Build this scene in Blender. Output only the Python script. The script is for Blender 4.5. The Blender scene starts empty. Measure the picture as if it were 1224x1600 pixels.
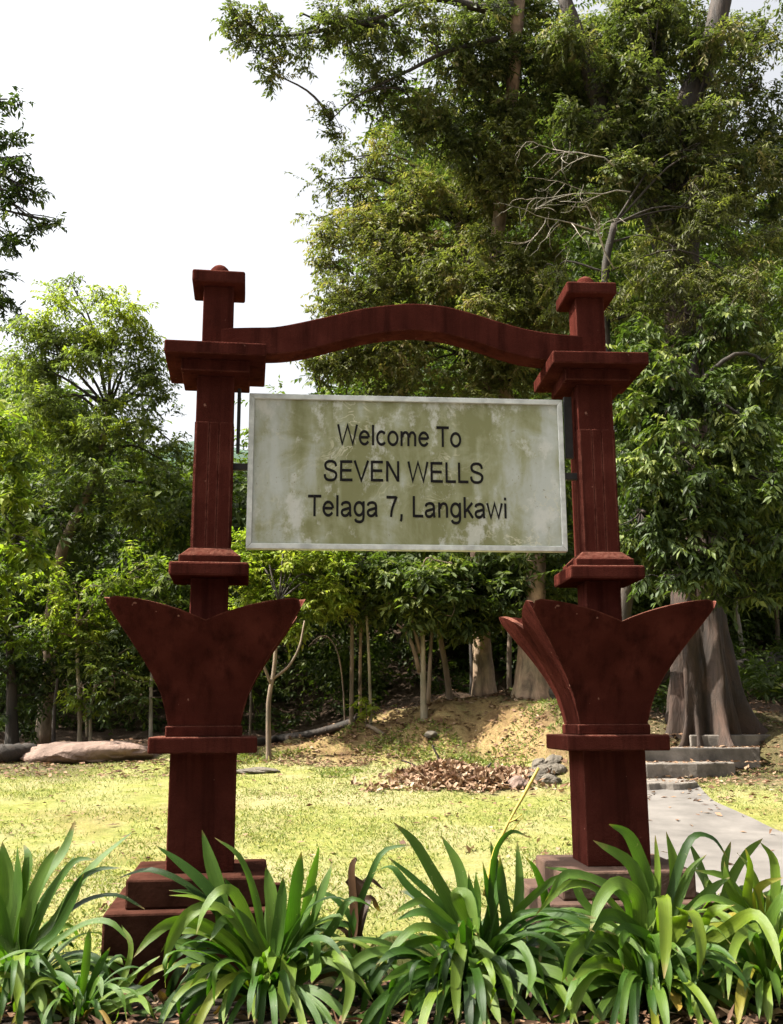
import bpy, math, random
import numpy as np
from mathutils import Vector, Matrix

R = math.radians
rng = np.random.default_rng(7)
random.seed(7)
C = bpy.context.scene.collection
SC = bpy.context.scene

# ------------------------------------------------------------------ camera
F_PX, HOR, ROLL, EYE = 1600.0, 1127.0, -0.004, 1.25
TH = math.atan((HOR - 800.0) / F_PX)
cam_d = np.array([0, math.cos(TH), math.sin(TH)])
_u = np.array([0, -math.sin(TH), math.cos(TH)]); _r = np.array([1., 0, 0])
cam_r = math.cos(ROLL) * _r + math.sin(ROLL) * _u
cam_u = -math.sin(ROLL) * _r + math.cos(ROLL) * _u
cd = bpy.data.cameras.new('camera'); cam = bpy.data.objects.new('camera', cd); C.objects.link(cam)
cam.matrix_world = Matrix(((cam_r[0], cam_u[0], -cam_d[0], 0), (cam_r[1], cam_u[1], -cam_d[1], 0),
                           (cam_r[2], cam_u[2], -cam_d[2], EYE), (0, 0, 0, 1)))
cd.sensor_fit = 'VERTICAL'; cd.sensor_height = 36.0; cd.lens = 36.0 * F_PX / 1600.0
cd.clip_start = 0.05; cd.clip_end = 3000
SC.camera = cam

# ------------------------------------------------------------------ light
SUN_EL = R(51); SUN_V = Vector((-0.86, -0.06, 0)).normalized()
sv = Vector((SUN_V.x * math.cos(SUN_EL), SUN_V.y * math.cos(SUN_EL), math.sin(SUN_EL)))
sl = bpy.data.lights.new('sun', 'SUN'); sl.energy = 5.0; sl.angle = R(0.6); sl.color = (1.0, 0.95, 0.85)
so = bpy.data.objects.new('sun', sl); C.objects.link(so)
so.rotation_euler = sv.to_track_quat('Z', 'Y').to_euler(); so.location = (-20, 0, 40)
W = bpy.data.worlds.new('World'); SC.world = W; W.use_nodes = True
wn = W.node_tree; wb = wn.nodes['Background']
sky = wn.nodes.new('ShaderNodeTexSky'); sky.sky_type = 'NISHITA'; sky.sun_disc = False
sky.sun_elevation = SUN_EL; sky.sun_rotation = math.atan2(SUN_V.x, SUN_V.y)
sky.air_density = 1.0; sky.dust_density = 7.0; sky.ozone_density = 0.6
hs = wn.nodes.new('ShaderNodeHueSaturation'); hs.inputs['Saturation'].default_value = 0.18
wn.links.new(sky.outputs[0], hs.inputs['Color']); wn.links.new(hs.outputs[0], wb.inputs['Color'])
wb.inputs['Strength'].default_value = 0.118
SC.view_settings.view_transform = 'Standard'; SC.view_settings.look = 'None'
SC.view_settings.exposure = 1.6; SC.view_settings.gamma = 1.0
SC.render.engine = 'CYCLES'
cy = SC.cycles
cy.max_bounces = 6; cy.diffuse_bounces = 3; cy.glossy_bounces = 2; cy.transmission_bounces = 4; cy.transparent_max_bounces = 4
cy.use_denoising = True; cy.caustics_reflective = False; cy.caustics_refractive = False
cy.sample_clamp_indirect = 4.0

# ------------------------------------------------------------------ helpers
def P(px, py, Y):
    """point at world depth Y seen at pixel (px, py) of the 1224x1600 photograph"""
    v = cam_r * (px - 612) / F_PX + cam_u * (800 - py) / F_PX + cam_d
    t = Y / v[1]
    return np.array([v[0] * t, Y, EYE + v[2] * t])

def sm(a, b, x):
    t = np.clip((np.asarray(x, float) - a) / (b - a), 0, 1)
    return t * t * (3 - 2 * t)

_gr = np.random.default_rng(3).random((64, 64))
def vnoise(x, y):
    x = np.asarray(x, float); y = np.asarray(y, float)
    xi = np.floor(x).astype(int); yi = np.floor(y).astype(int); fx = x - xi; fy = y - yi
    fx = fx * fx * (3 - 2 * fx); fy = fy * fy * (3 - 2 * fy)
    g = lambda a, b: _gr[a % 64, b % 64]
    return (g(xi, yi) * (1 - fx) + g(xi + 1, yi) * fx) * (1 - fy) + (g(xi, yi + 1) * (1 - fx) + g(xi + 1, yi + 1) * fx) * fy
def fbm(x, y, o=4):
    s = 0; a = .5; n = 0
    for i in range(o):
        s = s + a * vnoise(x * 2 ** i + 17 * i, y * 2 ** i + 5 * i); n += a; a *= .5
    return s / n

HX = [-30, -6, -3, -1.8, -.9, 0, .8, 2, 3, 4.2, 6, 30]
HV = [0, 0, 0, .06, .3, .62, .76, .76, .6, .5, .45, .45]
def mound_edge(X): return np.interp(X, [-30, 1.2, 2.1, 2.5, 2.9, 4.5, 5.2, 30], [14.0, 14.0, 12.3, 12.3, 13.1, 13.2, 12.1, 12.1])
def terr(X, Y):
    X = np.asarray(X, float); Y = np.asarray(Y, float)
    z = 0.0875 * (np.clip(Y, 5.5, 14.5) - 5.5)
    z = z + .03 * (np.clip(Y, 14.5, 24) - 14.5) + 0.30 * (np.clip(Y, 24, 70) - 24)
    e = mound_edge(X) + (fbm(X * .9, Y * 0 + 3) - .5) * .7
    z = z + np.interp(X, HX, HV) * sm(e - .5, e + 1.9, Y + (fbm(X * 1.3, Y * 1.3) - .5) * .7)
    z = z + .13 * np.clip(Y - 14, 0, 10) * sm(3.6, 6, X)
    rough = sm(13.6, 14.6, Y)
    z = z + rough * (fbm(X * 2.2, Y * 2.2, 6) - .5) * .36 + (fbm(X * .7 + 9, Y * .7) - .5) * .07 * sm(6, 8, Y)
    return z
def terr1(x, y): return float(terr(np.array([x]), np.array([y]))[0])
def G(px, py):
    """where the ray through the pixel meets the ground"""
    v = cam_r * (px - 612) / F_PX + cam_u * (800 - py) / F_PX + cam_d
    Ys = np.linspace(3.5, 60, 2400); t = Ys / v[1]
    d = EYE + v[2] * t - terr(v[0] * t, Ys)
    i = int(np.argmax(d < 0)) if (d < 0).any() else len(Ys) - 1
    return np.array([v[0] * t[i], Ys[i], terr1(v[0] * t[i], Ys[i])])

def mesh_np(name, V, tri, mats, parent=None, attr=None, uv=None, quads=False):
    V = np.asarray(V, np.float32); k = tri.shape[1]
    me = bpy.data.meshes.new(name)
    me.vertices.add(len(V)); me.vertices.foreach_set('co', V.ravel())
    me.loops.add(tri.size); me.loops.foreach_set('vertex_index', tri.ravel().astype(np.int32))
    me.polygons.add(len(tri)); me.polygons.foreach_set('loop_start', np.arange(0, tri.size, k, dtype=np.int32))
    me.update(calc_edges=True)
    for an, (dom, vals) in (attr or {}).items():
        a = me.attributes.new(an, 'FLOAT', dom); a.data.foreach_set('value', np.asarray(vals, np.float32))
    if uv is not None:
        l = me.uv_layers.new(name='uv'); l.data.foreach_set('uv', np.asarray(uv, np.float32)[tri.ravel()].ravel())
    for m in (mats if isinstance(mats, list) else [mats]): me.materials.append(m)
    o = bpy.data.objects.new(name, me); C.objects.link(o)
    if parent is not None: o.parent = parent
    return o

class MB:
    """collects faces of any size into one mesh"""
    def __init__(s): s.v = []; s.f = []
    def add(s, vs, fs):
        b = len(s.v); s.v += [tuple(map(float, q)) for q in vs]; s.f += [tuple(b + i for i in f) for f in fs]
    def box(s, lo, hi):
        x0, y0, z0 = lo; x1, y1, z1 = hi
        s.add([(x0, y0, z0), (x1, y0, z0), (x1, y1, z0), (x0, y1, z0), (x0, y0, z1), (x1, y0, z1), (x1, y1, z1), (x0, y1, z1)],
              [(0, 3, 2, 1), (4, 5, 6, 7), (0, 1, 5, 4), (1, 2, 6, 5), (2, 3, 7, 6), (3, 0, 4, 7)])
    def tube(s, pts, rad, n=8, bump=0.0, cap=True):
        pts = [np.asarray(p, float) for p in pts]; N = len(pts)
        vs = []; ref = np.array([.3, .9, .2])
        for i, p in enumerate(pts):
            t = pts[min(i + 1, N - 1)] - pts[max(i - 1, 0)]; t = t / (np.linalg.norm(t) + 1e-9)
            a = np.cross(t, ref); a /= np.linalg.norm(a) + 1e-9; b = np.cross(t, a)
            for k in range(n):
                an = 2 * math.pi * k / n
                r = rad[i] * (1 + bump * (random.random() - .5))
                vs.append(p + r * (math.cos(an) * a + math.sin(an) * b))
        fs = [(i * n + k, i * n + (k + 1) % n, (i + 1) * n + (k + 1) % n, (i + 1) * n + k) for i in range(N - 1) for k in range(n)]
        if cap: fs += [tuple(range(n))[::-1], tuple((N - 1) * n + k for k in range(n))]
        s.add(vs, fs)
    def build(s, name, mat, parent=None, bevel=0.0, smooth=False, seg=2):
        me = bpy.data.meshes.new(name); me.from_pydata(s.v, [], s.f); me.materials.append(mat); me.update()
        for p in me.polygons: p.use_smooth = smooth
        o = bpy.data.objects.new(name, me); C.objects.link(o)
        if parent is not None: o.parent = parent
        if bevel:
            b = o.modifiers.new('bevel', 'BEVEL'); b.width = bevel; b.segments = seg; b.limit_method = 'ANGLE'; b.angle_limit = R(40)
        return o

def tag(o, label=None, cat=None, group=None, kind=None):
    if label: o['label'] = label
    if cat: o['category'] = cat
    if group: o['group'] = group
    if kind: o['kind'] = kind
    return o
def empty(name, loc, rz=0.0):
    o = bpy.data.objects.new(name, None); C.objects.link(o); o.location = [float(q) for q in loc]; o.rotation_euler = (0, 0, rz)
    o.empty_display_size = .2
    return o
def crv(pts, n):
    """Catmull-Rom through pts"""
    p = np.asarray(pts, float); p = np.vstack([2 * p[0] - p[1], p, 2 * p[-1] - p[-2]]); m = len(p) - 3
    out = []
    for s in np.linspace(0, m, n):
        i = min(int(s), m - 1); t = s - i; a, b, c, d = p[i:i + 4]
        out.append(.5 * (2 * b + (c - a) * t + (2 * a - 5 * b + 4 * c - d) * t * t + (3 * b - a - 3 * c + d) * t ** 3))
    return np.array(out)
def unit(v): return v / (np.linalg.norm(v, axis=-1, keepdims=True) + 1e-9)

# ------------------------------------------------------------------ materials
def mat(name):
    m = bpy.data.materials.new(name); m.use_nodes = True
    nt = m.node_tree; return m, nt, nt.nodes['Principled BSDF'], nt.nodes['Material Output']
def N(nt, t, **kw):
    n = nt.nodes.new(t)
    for k, v in kw.items():
        if k in n.inputs: n.inputs[k].default_value = v
        else: setattr(n, k, v)
    return n
def ramp(nt, stops, src=None, interp='LINEAR'):
    r = nt.nodes.new('ShaderNodeValToRGB'); r.color_ramp.interpolation = interp
    e = r.color_ramp.elements
    while len(e) < len(stops): e.new(.5)
    for i, (p, c) in enumerate(stops):
        e[i].position = p; e[i].color = (*c, 1) if len(c) == 3 else c
    if src is not None: nt.links.new(src, r.inputs[0])
    return r
def noise(nt, scale, detail=4, rough=.55, vec=None, dist=0.0):
    n = N(nt, 'ShaderNodeTexNoise', Scale=scale, Detail=detail, Roughness=rough, Distortion=dist)
    if vec is not None: nt.links.new(vec, n.inputs['Vector'])
    return n
def objco(nt): return nt.nodes.new('ShaderNodeTexCoord').outputs['Object']
def mixc(nt, fac, a, b, blend='MIX'):
    m = nt.nodes.new('ShaderNodeMix'); m.data_type = 'RGBA'; m.blend_type = blend
    for s, i in ((fac, 0), (a, 6), (b, 7)):
        if hasattr(s, 'links'): nt.links.new(s, m.inputs[i])
        else: m.inputs[i].default_value = s if i == 0 else (*s, 1)
    return m.outputs[2]
def bump(nt, bsdf, h, strength=.4, dist=.02):
    b = N(nt, 'ShaderNodeBump', Strength=strength, Distance=dist); nt.links.new(h, b.inputs['Height']); nt.links.new(b.outputs[0], bsdf.inputs['Normal'])
def mapping(nt, vec, sc):
    m = nt.nodes.new('ShaderNodeMapping'); m.inputs['Scale'].default_value = sc; nt.links.new(vec, m.inputs['Vector']); return m.outputs[0]

def leaf_mat(name, stops, trans=.35, rough=.42, tcol=(1.25, 1.5, .55), spec=.5):
    m, nt, b, out = mat(name)
    a = N(nt, 'ShaderNodeAttribute', attribute_name='tint')
    r = ramp(nt, stops, a.outputs['Fac'])
    nt.links.new(r.outputs[0], b.inputs['Base Color']); b.inputs['Roughness'].default_value = rough
    b.inputs['Specular IOR Level'].default_value = spec
    t = nt.nodes.new('ShaderNodeBsdfTranslucent')
    tc = mixc(nt, 1.0, r.outputs[0], tcol, 'MULTIPLY'); nt.links.new(tc, t.inputs['Color'])
    mx = nt.nodes.new('ShaderNodeMixShader'); mx.inputs[0].default_value = trans
    nt.links.new(b.outputs[0], mx.inputs[1]); nt.links.new(t.outputs[0], mx.inputs[2]); nt.links.new(mx.outputs[0], out.inputs[0])
    return m
M = {}
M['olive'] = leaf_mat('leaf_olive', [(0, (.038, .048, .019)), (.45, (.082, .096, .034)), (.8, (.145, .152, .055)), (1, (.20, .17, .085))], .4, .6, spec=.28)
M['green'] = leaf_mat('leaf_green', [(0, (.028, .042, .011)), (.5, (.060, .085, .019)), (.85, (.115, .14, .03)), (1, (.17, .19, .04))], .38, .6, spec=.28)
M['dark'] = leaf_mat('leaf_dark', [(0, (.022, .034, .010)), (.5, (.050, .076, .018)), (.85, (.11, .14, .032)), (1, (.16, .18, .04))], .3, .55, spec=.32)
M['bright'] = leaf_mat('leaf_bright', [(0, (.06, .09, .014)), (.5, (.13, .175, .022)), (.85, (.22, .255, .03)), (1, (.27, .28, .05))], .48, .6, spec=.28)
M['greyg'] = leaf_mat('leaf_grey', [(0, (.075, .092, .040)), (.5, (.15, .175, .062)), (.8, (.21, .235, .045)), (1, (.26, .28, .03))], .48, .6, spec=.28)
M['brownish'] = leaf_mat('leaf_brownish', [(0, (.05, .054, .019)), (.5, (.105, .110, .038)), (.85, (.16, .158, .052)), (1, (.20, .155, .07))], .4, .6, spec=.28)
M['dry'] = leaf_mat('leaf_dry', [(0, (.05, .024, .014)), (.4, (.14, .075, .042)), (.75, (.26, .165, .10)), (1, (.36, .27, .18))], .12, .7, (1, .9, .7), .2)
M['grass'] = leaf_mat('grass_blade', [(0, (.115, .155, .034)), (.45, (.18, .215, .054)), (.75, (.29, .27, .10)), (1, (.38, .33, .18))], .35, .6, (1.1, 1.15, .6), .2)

def bark(name, a, b_, scale=9, stretch=.18, bs=.6):
    m, nt, b, out = mat(name)
    co = mapping(nt, objco(nt), (1, 1, stretch)); n = noise(nt, scale, 8, .65, co, .6)
    n2 = noise(nt, 2.2, 4, .6, objco(nt))
    r = ramp(nt, [(.3, a), (.52, tuple((x + y) / 2 for x, y in zip(a, b_))), (.72, b_)], n.outputs[0])
    r2 = ramp(nt, [(.35, (.62, .66, .56)), (.65, (1.15, 1.05, .98))], n2.outputs[0])
    c = mixc(nt, 1.0, r.outputs[0], r2.outputs[0], 'MULTIPLY')
    nt.links.new(c, b.inputs['Base Color']); b.inputs['Roughness'].default_value = .85
    bump(nt, b, n.outputs[0], bs, .04); return m
M['bark'] = bark('bark_brown', (.07, .05, .035), (.27, .20, .145))
M['bark_old'] = bark('bark_old', (.010, .006, .004), (.068, .039, .026), 6, .3, 1.0)
M['bark_dark'] = bark('bark_dark', (.014, .011, .008), (.055, .041, .031))
M['bark_pale'] = bark('bark_pale', (.16, .13, .09), (.42, .37, .29), 12)
M['bark_peel'] = bark('bark_peeling', (.055, .032, .022), (.46, .33, .23), 7, .3)
M['dead'] = bark('dead_wood', (.14, .12, .10), (.36, .33, .29), 14, .3, .3)
M['darkwood'] = bark('damp_wood', (.012, .009, .007), (.05, .036, .028), 12, .4)

def paint():
    m, nt, b, out = mat('red_paint')
    co = objco(nt)
    n1 = noise(nt, 3.2, 6, .6, co); n2 = noise(nt, 42, 5, .6, co); n3 = noise(nt, 150, 3, .6, co)
    st = noise(nt, 9, 5, .6, mapping(nt, co, (1.6, 1.6, .12)))
    base = ramp(nt, [(.28, (.034, .0092, .0068)), (.5, (.054, .0140, .0102)), (.72, (.082, .0225, .0165))], n1.outputs[0])
    c = mixc(nt, ramp(nt, [(.48, (0, 0, 0)), (.68, (.75, .75, .75))], st.outputs[0]).outputs[0], base.outputs[0], (.020, .006, .0045))
    geo = nt.nodes.new('ShaderNodeNewGeometry')
    sx = nt.nodes.new('ShaderNodeSeparateXYZ'); nt.links.new(geo.outputs['Normal'], sx.inputs[0])
    up = ramp(nt, [(.55, (0, 0, 0)), (.9, (.65, .65, .65))], sx.outputs[2])       # dust lies on the ledges
    dm = mixc(nt, 1.0, up.outputs[0], ramp(nt, [(.35, (.15, .15, .15)), (.6, (1, 1, 1))], n2.outputs[0]).outputs[0], 'MULTIPLY')
    bv = N(nt, 'ShaderNodeBevel', Radius=.014); bv.samples = 4
    dt = nt.nodes.new('ShaderNodeVectorMath'); dt.operation = 'DOT_PRODUCT'; nt.links.new(bv.outputs[0], dt.inputs[0]); nt.links.new(geo.outputs['Normal'], dt.inputs[1])
    pn_ = ramp(nt, [(.82, (.7, .7, .7)), (.97, (0, 0, 0))], dt.outputs['Value'])
    pm = mixc(nt, 1.0, pn_.outputs[0], ramp(nt, [(.4, (0, 0, 0)), (.62, (1, 1, 1))], noise(nt, 14, 6, .7, co).outputs[0]).outputs[0], 'MULTIPLY')
    c = mixc(nt, pm, c, (.20, .075, .055))
    fd = ramp(nt, [(.56, (0, 0, 0)), (.8, (.12, .12, .12))], noise(nt, 6, 7, .72, co, .8).outputs[0])      # sun-bleached patches
    c = mixc(nt, fd.outputs[0], c, (.115, .036, .026))
    c = mixc(nt, dm, c, (.22, .10, .07))
    sp = ramp(nt, [(.735, (0, 0, 0)), (.76, (.6, .6, .6))], noise(nt, 26, 3, .5, co).outputs[0])   # pale droppings and chips
    c = mixc(nt, sp.outputs[0], c, (.30, .16, .12))
    nt.links.new(c, b.inputs['Base Color'])
    b.inputs['Roughness'].default_value = .8; b.inputs['Specular IOR Level'].default_value = 0.0
    h = nt.nodes.new('ShaderNodeMath'); h.operation = 'ADD'; nt.links.new(n2.outputs[0], h.inputs[0]); nt.links.new(n3.outputs[0], h.inputs[1])
    bump(nt, b, h.outputs[0], .5, .012)
    return m
M['paint'] = paint()

def board_mat():
    m, nt, b, out = mat('weathered_board')
    co = objco(nt)
    wob = noise(nt, 5, 4, .6, co)
    vm = nt.nodes.new('ShaderNodeVectorMath'); vm.operation = 'MULTIPLY_ADD'
    nt.links.new(wob.outputs['Color'], vm.inputs[0]); vm.inputs[1].default_value = (.05, 0, .05); nt.links.new(co, vm.inputs[2])
    st = noise(nt, 7.5, 5, .55, mapping(nt, vm.outputs[0], (1.2, 1, .22)))
    bl = noise(nt, 3.4, 6, .68, vm.outputs[0], .5)
    al = nt.nodes.new('ShaderNodeMath'); al.operation = 'ADD'; nt.links.new(st.outputs[0], al.inputs[0]); nt.links.new(bl.outputs[0], al.inputs[1])
    # the algae keeps to the middle of the sheet
    sp = nt.nodes.new('ShaderNodeSeparateXYZ'); nt.links.new(co, sp.inputs[0])
    ab = nt.nodes.new('ShaderNodeMath'); ab.operation = 'ABSOLUTE'; nt.links.new(sp.outputs[0], ab.inputs[0])
    mr = N(nt, 'ShaderNodeMapRange'); nt.links.new(ab.outputs[0], mr.inputs[0]); mr.inputs[1].default_value = .45; mr.inputs[2].default_value = .86; mr.inputs[3].default_value = 0; mr.inputs[4].default_value = -.34
    a2 = nt.nodes.new('ShaderNodeMath'); a2.operation = 'ADD'; nt.links.new(al.outputs[0], a2.inputs[0]); nt.links.new(mr.outputs[0], a2.inputs[1])
    col = ramp(nt, [(.70, (.44, .47, .43)), (.86, (.37, .39, .32)), (1.0, (.275, .285, .165)), (1.14, (.195, .2, .09))], None)
    sc = nt.nodes.new('ShaderNodeMath'); sc.operation = 'MULTIPLY'; nt.links.new(a2.outputs[0], sc.inputs[0]); sc.inputs[1].default_value = .85
    nt.links.new(sc.outputs[0], col.inputs[0])
    e = col.color_ramp.elements
    for i, q in enumerate((.49, .64, .78, .92)): e[i].position = q
    # pale snail-like tracks
    tn = noise(nt, 6.5, 3, .6, vm.outputs[0], 1.2)
    tr = ramp(nt, [(.475, (0, 0, 0)), (.5, (1, 1, 1)), (.525, (0, 0, 0))], tn.outputs[0])
    tm = ramp(nt, [(.5, (0, 0, 0)), (.62, (.75, .75, .75))], noise(nt, 2.4, 2, .5, co).outputs[0])
    k = mixc(nt, 1.0, tr.outputs[0], tm.outputs[0], 'MULTIPLY')
    c = mixc(nt, k, col.outputs[0], (.58, .56, .42))
    pt = ramp(nt, [(.54, (0, 0, 0)), (.62, (.7, .7, .7))], noise(nt, 4.2, 7, .75, mapping(nt, co, (1, 1, .7))).outputs[0])
    c = mixc(nt, pt.outputs[0], c, (.56, .57, .52))
    sk = ramp(nt, [(.66, (0, 0, 0)), (.72, (.8, .8, .8))], noise(nt, 60, 3, .6, co).outputs[0])
    c = mixc(nt, sk.outputs[0], c, (.22, .2, .12))
    nt.links.new(c, b.inputs['Base Color']); b.inputs['Roughness'].default_value = .42; b.inputs['Specular IOR Level'].default_value = .4
    bump(nt, b, wob.outputs[0], .12, .03)
    return m
M['board'] = board_mat()
def simple(name, col, rough=.6, nscale=8, var=.35, bs=.2, metal=0.0, bd=.01, stretch=(1, 1, 1), spec=.25):
    m, nt, b, out = mat(name); co = mapping(nt, objco(nt), stretch)
    n = noise(nt, nscale, 6, .6, co)
    r = ramp(nt, [(.3, tuple(q * (1 - var) for q in col)), (.7, tuple(min(1, q * (1 + var)) for q in col))], n.outputs[0])
    nt.links.new(r.outputs[0], b.inputs['Base Color']); b.inputs['Roughness'].default_value = rough; b.inputs['Metallic'].default_value = metal
    b.inputs['Specular IOR Level'].default_value = spec
    bump(nt, b, noise(nt, nscale * 5, 5, .6, co).outputs[0], bs, bd); return m
M['alu'] = simple('board_frame_metal', (.56, .58, .55), .45, 14, .25, .1, .25)
M['black'] = simple('black_metal', (.02, .018, .017), .55, 20, .3)
M['ink'] = simple('black_lettering', (.014, .013, .013), .7, 60, .4, spec=.05)
M['conc'] = simple('concrete', (.15, .13, .11), .9, 4, .5, .5, 0, .015)
M['plinth_red'] = simple('worn_red_plinth', (.044, .018, .0125), .9, 5, .5, .5, 0, .015, spec=0)
M['plinth'] = simple('worn_plinth', (.075, .042, .029), .85, 7, .35, .5, 0, .015)
M['rock'] = simple('pink_rock', (.17, .115, .09), .85, 2.5, .4, .7, 0, .05)
M['stone'] = simple('grey_stone', (.10, .085, .065), .85, 6, .45, .7, 0, .03)
M['hill'] = simple('far_forest', (.05, .085, .06), .9, .08, .4, .4)

def ground_mat():
    m, nt, b, out = mat('ground_cover')
    co = objco(nt)
    at = lambda n: N(nt, 'ShaderNodeAttribute', attribute_name=n).outputs['Fac']
    n1 = noise(nt, .9, 5, .6, co); n2 = noise(nt, 7, 6, .65, co); n3 = noise(nt, 45, 5, .7, co); n4 = noise(nt, 130, 3, .7, co)
    lawn = ramp(nt, [(.30, (.15, .175, .035)), (.5, (.23, .235, .055)), (.66, (.33, .29, .10)), (.8, (.42, .34, .18))], n2.outputs[0])
    l2 = mixc(nt, ramp(nt, [(.42, (0, 0, 0)), (.62, (.85, .85, .85))], n1.outputs[0]).outputs[0], lawn.outputs[0], (.33, .285, .15))
    l3 = mixc(nt, ramp(nt, [(.38, (.7, .7, .7)), (.55, (0, 0, 0))], n3.outputs[0]).outputs[0], l2, (.12, .13, .035))
    bank = ramp(nt, [(.28, (.07, .04, .02)), (.42, (.16, .10, .042)), (.54, (.27, .19, .082)), (.64, (.28, .22, .092)), (.76, (.13, .15, .042))], noise(nt, 2.6, 8, .68, co, .4).outputs[0])
    bk2 = mixc(nt, ramp(nt, [(.36, (.7, .7, .7)), (.52, (0, 0, 0))], n3.outputs[0]).outputs[0], bank.outputs[0], (.12, .075, .04))
    lit = ramp(nt, [(.3, (.02, .013, .009)), (.5, (.05, .032, .02)), (.72, (.115, .078, .05))], n3.outputs[0])
    soil = ramp(nt, [(.3, (.012, .009, .007)), (.6, (.035, .024, .017)), (.8, (.07, .05, .035))], n3.outputs[0])
    c = mixc(nt, at('bank'), l3, bk2); c = mixc(nt, at('litter'), c, lit.outputs[0]); c = mixc(nt, at('soil'), c, soil.outputs[0])
    nt.links.new(c, b.inputs['Base Color']); b.inputs['Roughness'].default_value = .9; b.inputs['Specular IOR Level'].default_value = .15
    h = nt.nodes.new('ShaderNodeMath'); h.operation = 'ADD'; nt.links.new(n3.outputs[0], h.inputs[0]); nt.links.new(n4.outputs[0], h.inputs[1])
    bump(nt, b, h.outputs[0], .7, .03)
    return m
M['ground'] = ground_mat()

# ------------------------------------------------------------------ ground
def axis(a, b, step, far):
    core = np.arange(a, b + 1e-6, step); ext = []
    d = step
    x = b
    while x < far: d *= 1.35; x += d; ext.append(x)
    pre = []; d = step; x = a
    while x > -far: d *= 1.35; x -= d; pre.append(x)
    return np.array(pre[::-1] + list(core) + ext)
gx = axis(-9, 9, .09, 700); gy = axis(3.8, 24, .09, 900)
XX, YY = np.meshgrid(gx, gy); ZZ = terr(XX, YY)
# soil bed dips, kerb side
wob = (fbm(XX * 3, YY * 3) - .5)
soil_m = (1 - sm(5.25, 5.6, YY + wob * .9)) 
lit_m = np.maximum(sm(14.2, 15.2, YY + wob * 1.2), 0)
bank_m = np.zeros_like(XX)
# tan bank in the middle: lit earth face on the mound
bx = sm(-2.4, -1.2, XX) * (1 - sm(2.0, 2.8, XX))
e_ = mound_edge(XX)
bank_m = bx * sm(e_ - .5, e_ + .15, YY + wob * .8) * (1 - sm(e_ + 1.5, e_ + 2.0, YY + wob * .8))
lit_m = lit_m * (1 - bank_m)
shoulder = sm(1.6, 2.6, XX) * sm(11.2, 12.4, YY + wob)      # leafy bank by the steps
lit_m = np.maximum(lit_m, shoulder * .8)
bare = sm(.56, .66, fbm(XX * .55 + 4, YY * .8)) * .7 * (1 - soil_m)
left_litter = (1 - sm(-4.4, -3.2, XX)) * sm(12.2, 13.2, YY + wob * 1.5)
lit_m = np.maximum(lit_m, left_litter * .8)
bank_m = np.maximum(bank_m, bare * .5 * (1 - lit_m))
ny, nx = XX.shape
idx = np.arange(nx * ny).reshape(ny, nx)
q = np.stack([idx[:-1, :-1], idx[:-1, 1:], idx[1:, 1:], idx[1:, :-1]], -1).reshape(-1, 4)
g = mesh_np('ground', np.stack([XX, YY, ZZ], -1).reshape(-1, 3), q, M['ground'],
            attr={'bank': ('POINT', bank_m.ravel()), 'litter': ('POINT', lit_m.ravel()), 'soil': ('POINT', soil_m.ravel())})
tag(g, kind='structure')

# kerb along the bed, and the pavement on this side of it
mb = MB()
x = -4.0
while x < 4.5:
    L = .55 + random.random() * .2
    mb.box((x, 4.05 + random.random() * .02, -.1), (x + L - .012, 4.27 + random.random() * .02, .035 + random.random() * .012)); x += L
o = mb.build('kerb', M['conc'], bevel=.02); tag(o, kind='structure')
mb = MB(); mb.add([(-60, -60, .006), (60, -60, .006), (60, 4.05, .006), (-60, 4.05, .006)], [(0, 1, 2, 3)])
o = mb.build('pavement', M['conc']); tag(o, kind='structure')

# concrete path running from the steps past the right post
Lp = [G(985, 1221), G(985, 1260), G(975, 1310), G(970, 1370), G(962, 1440)]
Rp = [G(1085, 1221), G(1120, 1256), G(1215, 1300), G(1330, 1345), G(1500, 1410)]
Lc = crv(Lp, 30); Rc = crv(Rp, 30)
V = []; nx_ = 9
for a, b in zip(Lc, Rc):
    for s in np.linspace(0, 1, nx_):
        p = a * (1 - s) + b * s; V.append((p[0], p[1], terr1(p[0], p[1]) + .014))
V = np.array(V); ii = np.arange(30 * nx_).reshape(30, nx_)
q = np.stack([ii[:-1, :-1], ii[:-1, 1:], ii[1:, 1:], ii[1:, :-1]], -1).reshape(-1, 4)
M['path'] = simple('path_concrete', (.125, .113, .101), .9, 2.6, .28, .3, 0, .01)
o = mesh_np('path', V, q, M['path']); tag(o, kind='structure')

# ------------------------------------------------------------------ gate
YAW = math.atan2(.182, 2.182)
POSTS = [(-1.004, 5.62, .138), (1.178, 5.802, .059)]
HCAP, HCOL, HMID, HFL, HHO, HSH = .150, .278, .211, .275, .505, .170
ZO = -.15                                    # fitted heights were for an eye 1.40 m up
ZP1, ZP2 = .36, .50                          # plinth block and step
Z_FL0, Z_FL1 = 1.243 + ZO, 1.325 + ZO
Z_MID0, Z_MID1 = 2.165 + ZO, 2.240 + ZO
Z_COL0, Z_COL1 = 3.386 + ZO, 3.459 + ZO
Z_CAP0, Z_CAP1 = 3.866 + ZO, 3.940 + ZO
def zat(i, px, py, hw):
    return P(px, py, POSTS[i][1] - hw)[2]
gate = empty('sign_gate', ((POSTS[0][0] + POSTS[1][0]) / 2, (POSTS[0][1] + POSTS[1][1]) / 2, 0))
tag(gate, 'dark red gateway of two ornate posts joined by an arched beam', 'gateway')
def sq(mb, h, z0, z1, h1=None):
    h1 = h if h1 is None else h1
    mb.add([(-h, -h, z0), (h, -h, z0), (h, h, z0), (-h, h, z0), (-h1, -h1, z1), (h1, -h1, z1), (h1, h1, z1), (-h1, h1, z1)],
           [(0, 3, 2, 1), (4, 5, 6, 7), (0, 1, 5, 4), (1, 2, 6, 5), (2, 3, 7, 6), (3, 0, 4, 7)])
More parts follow.
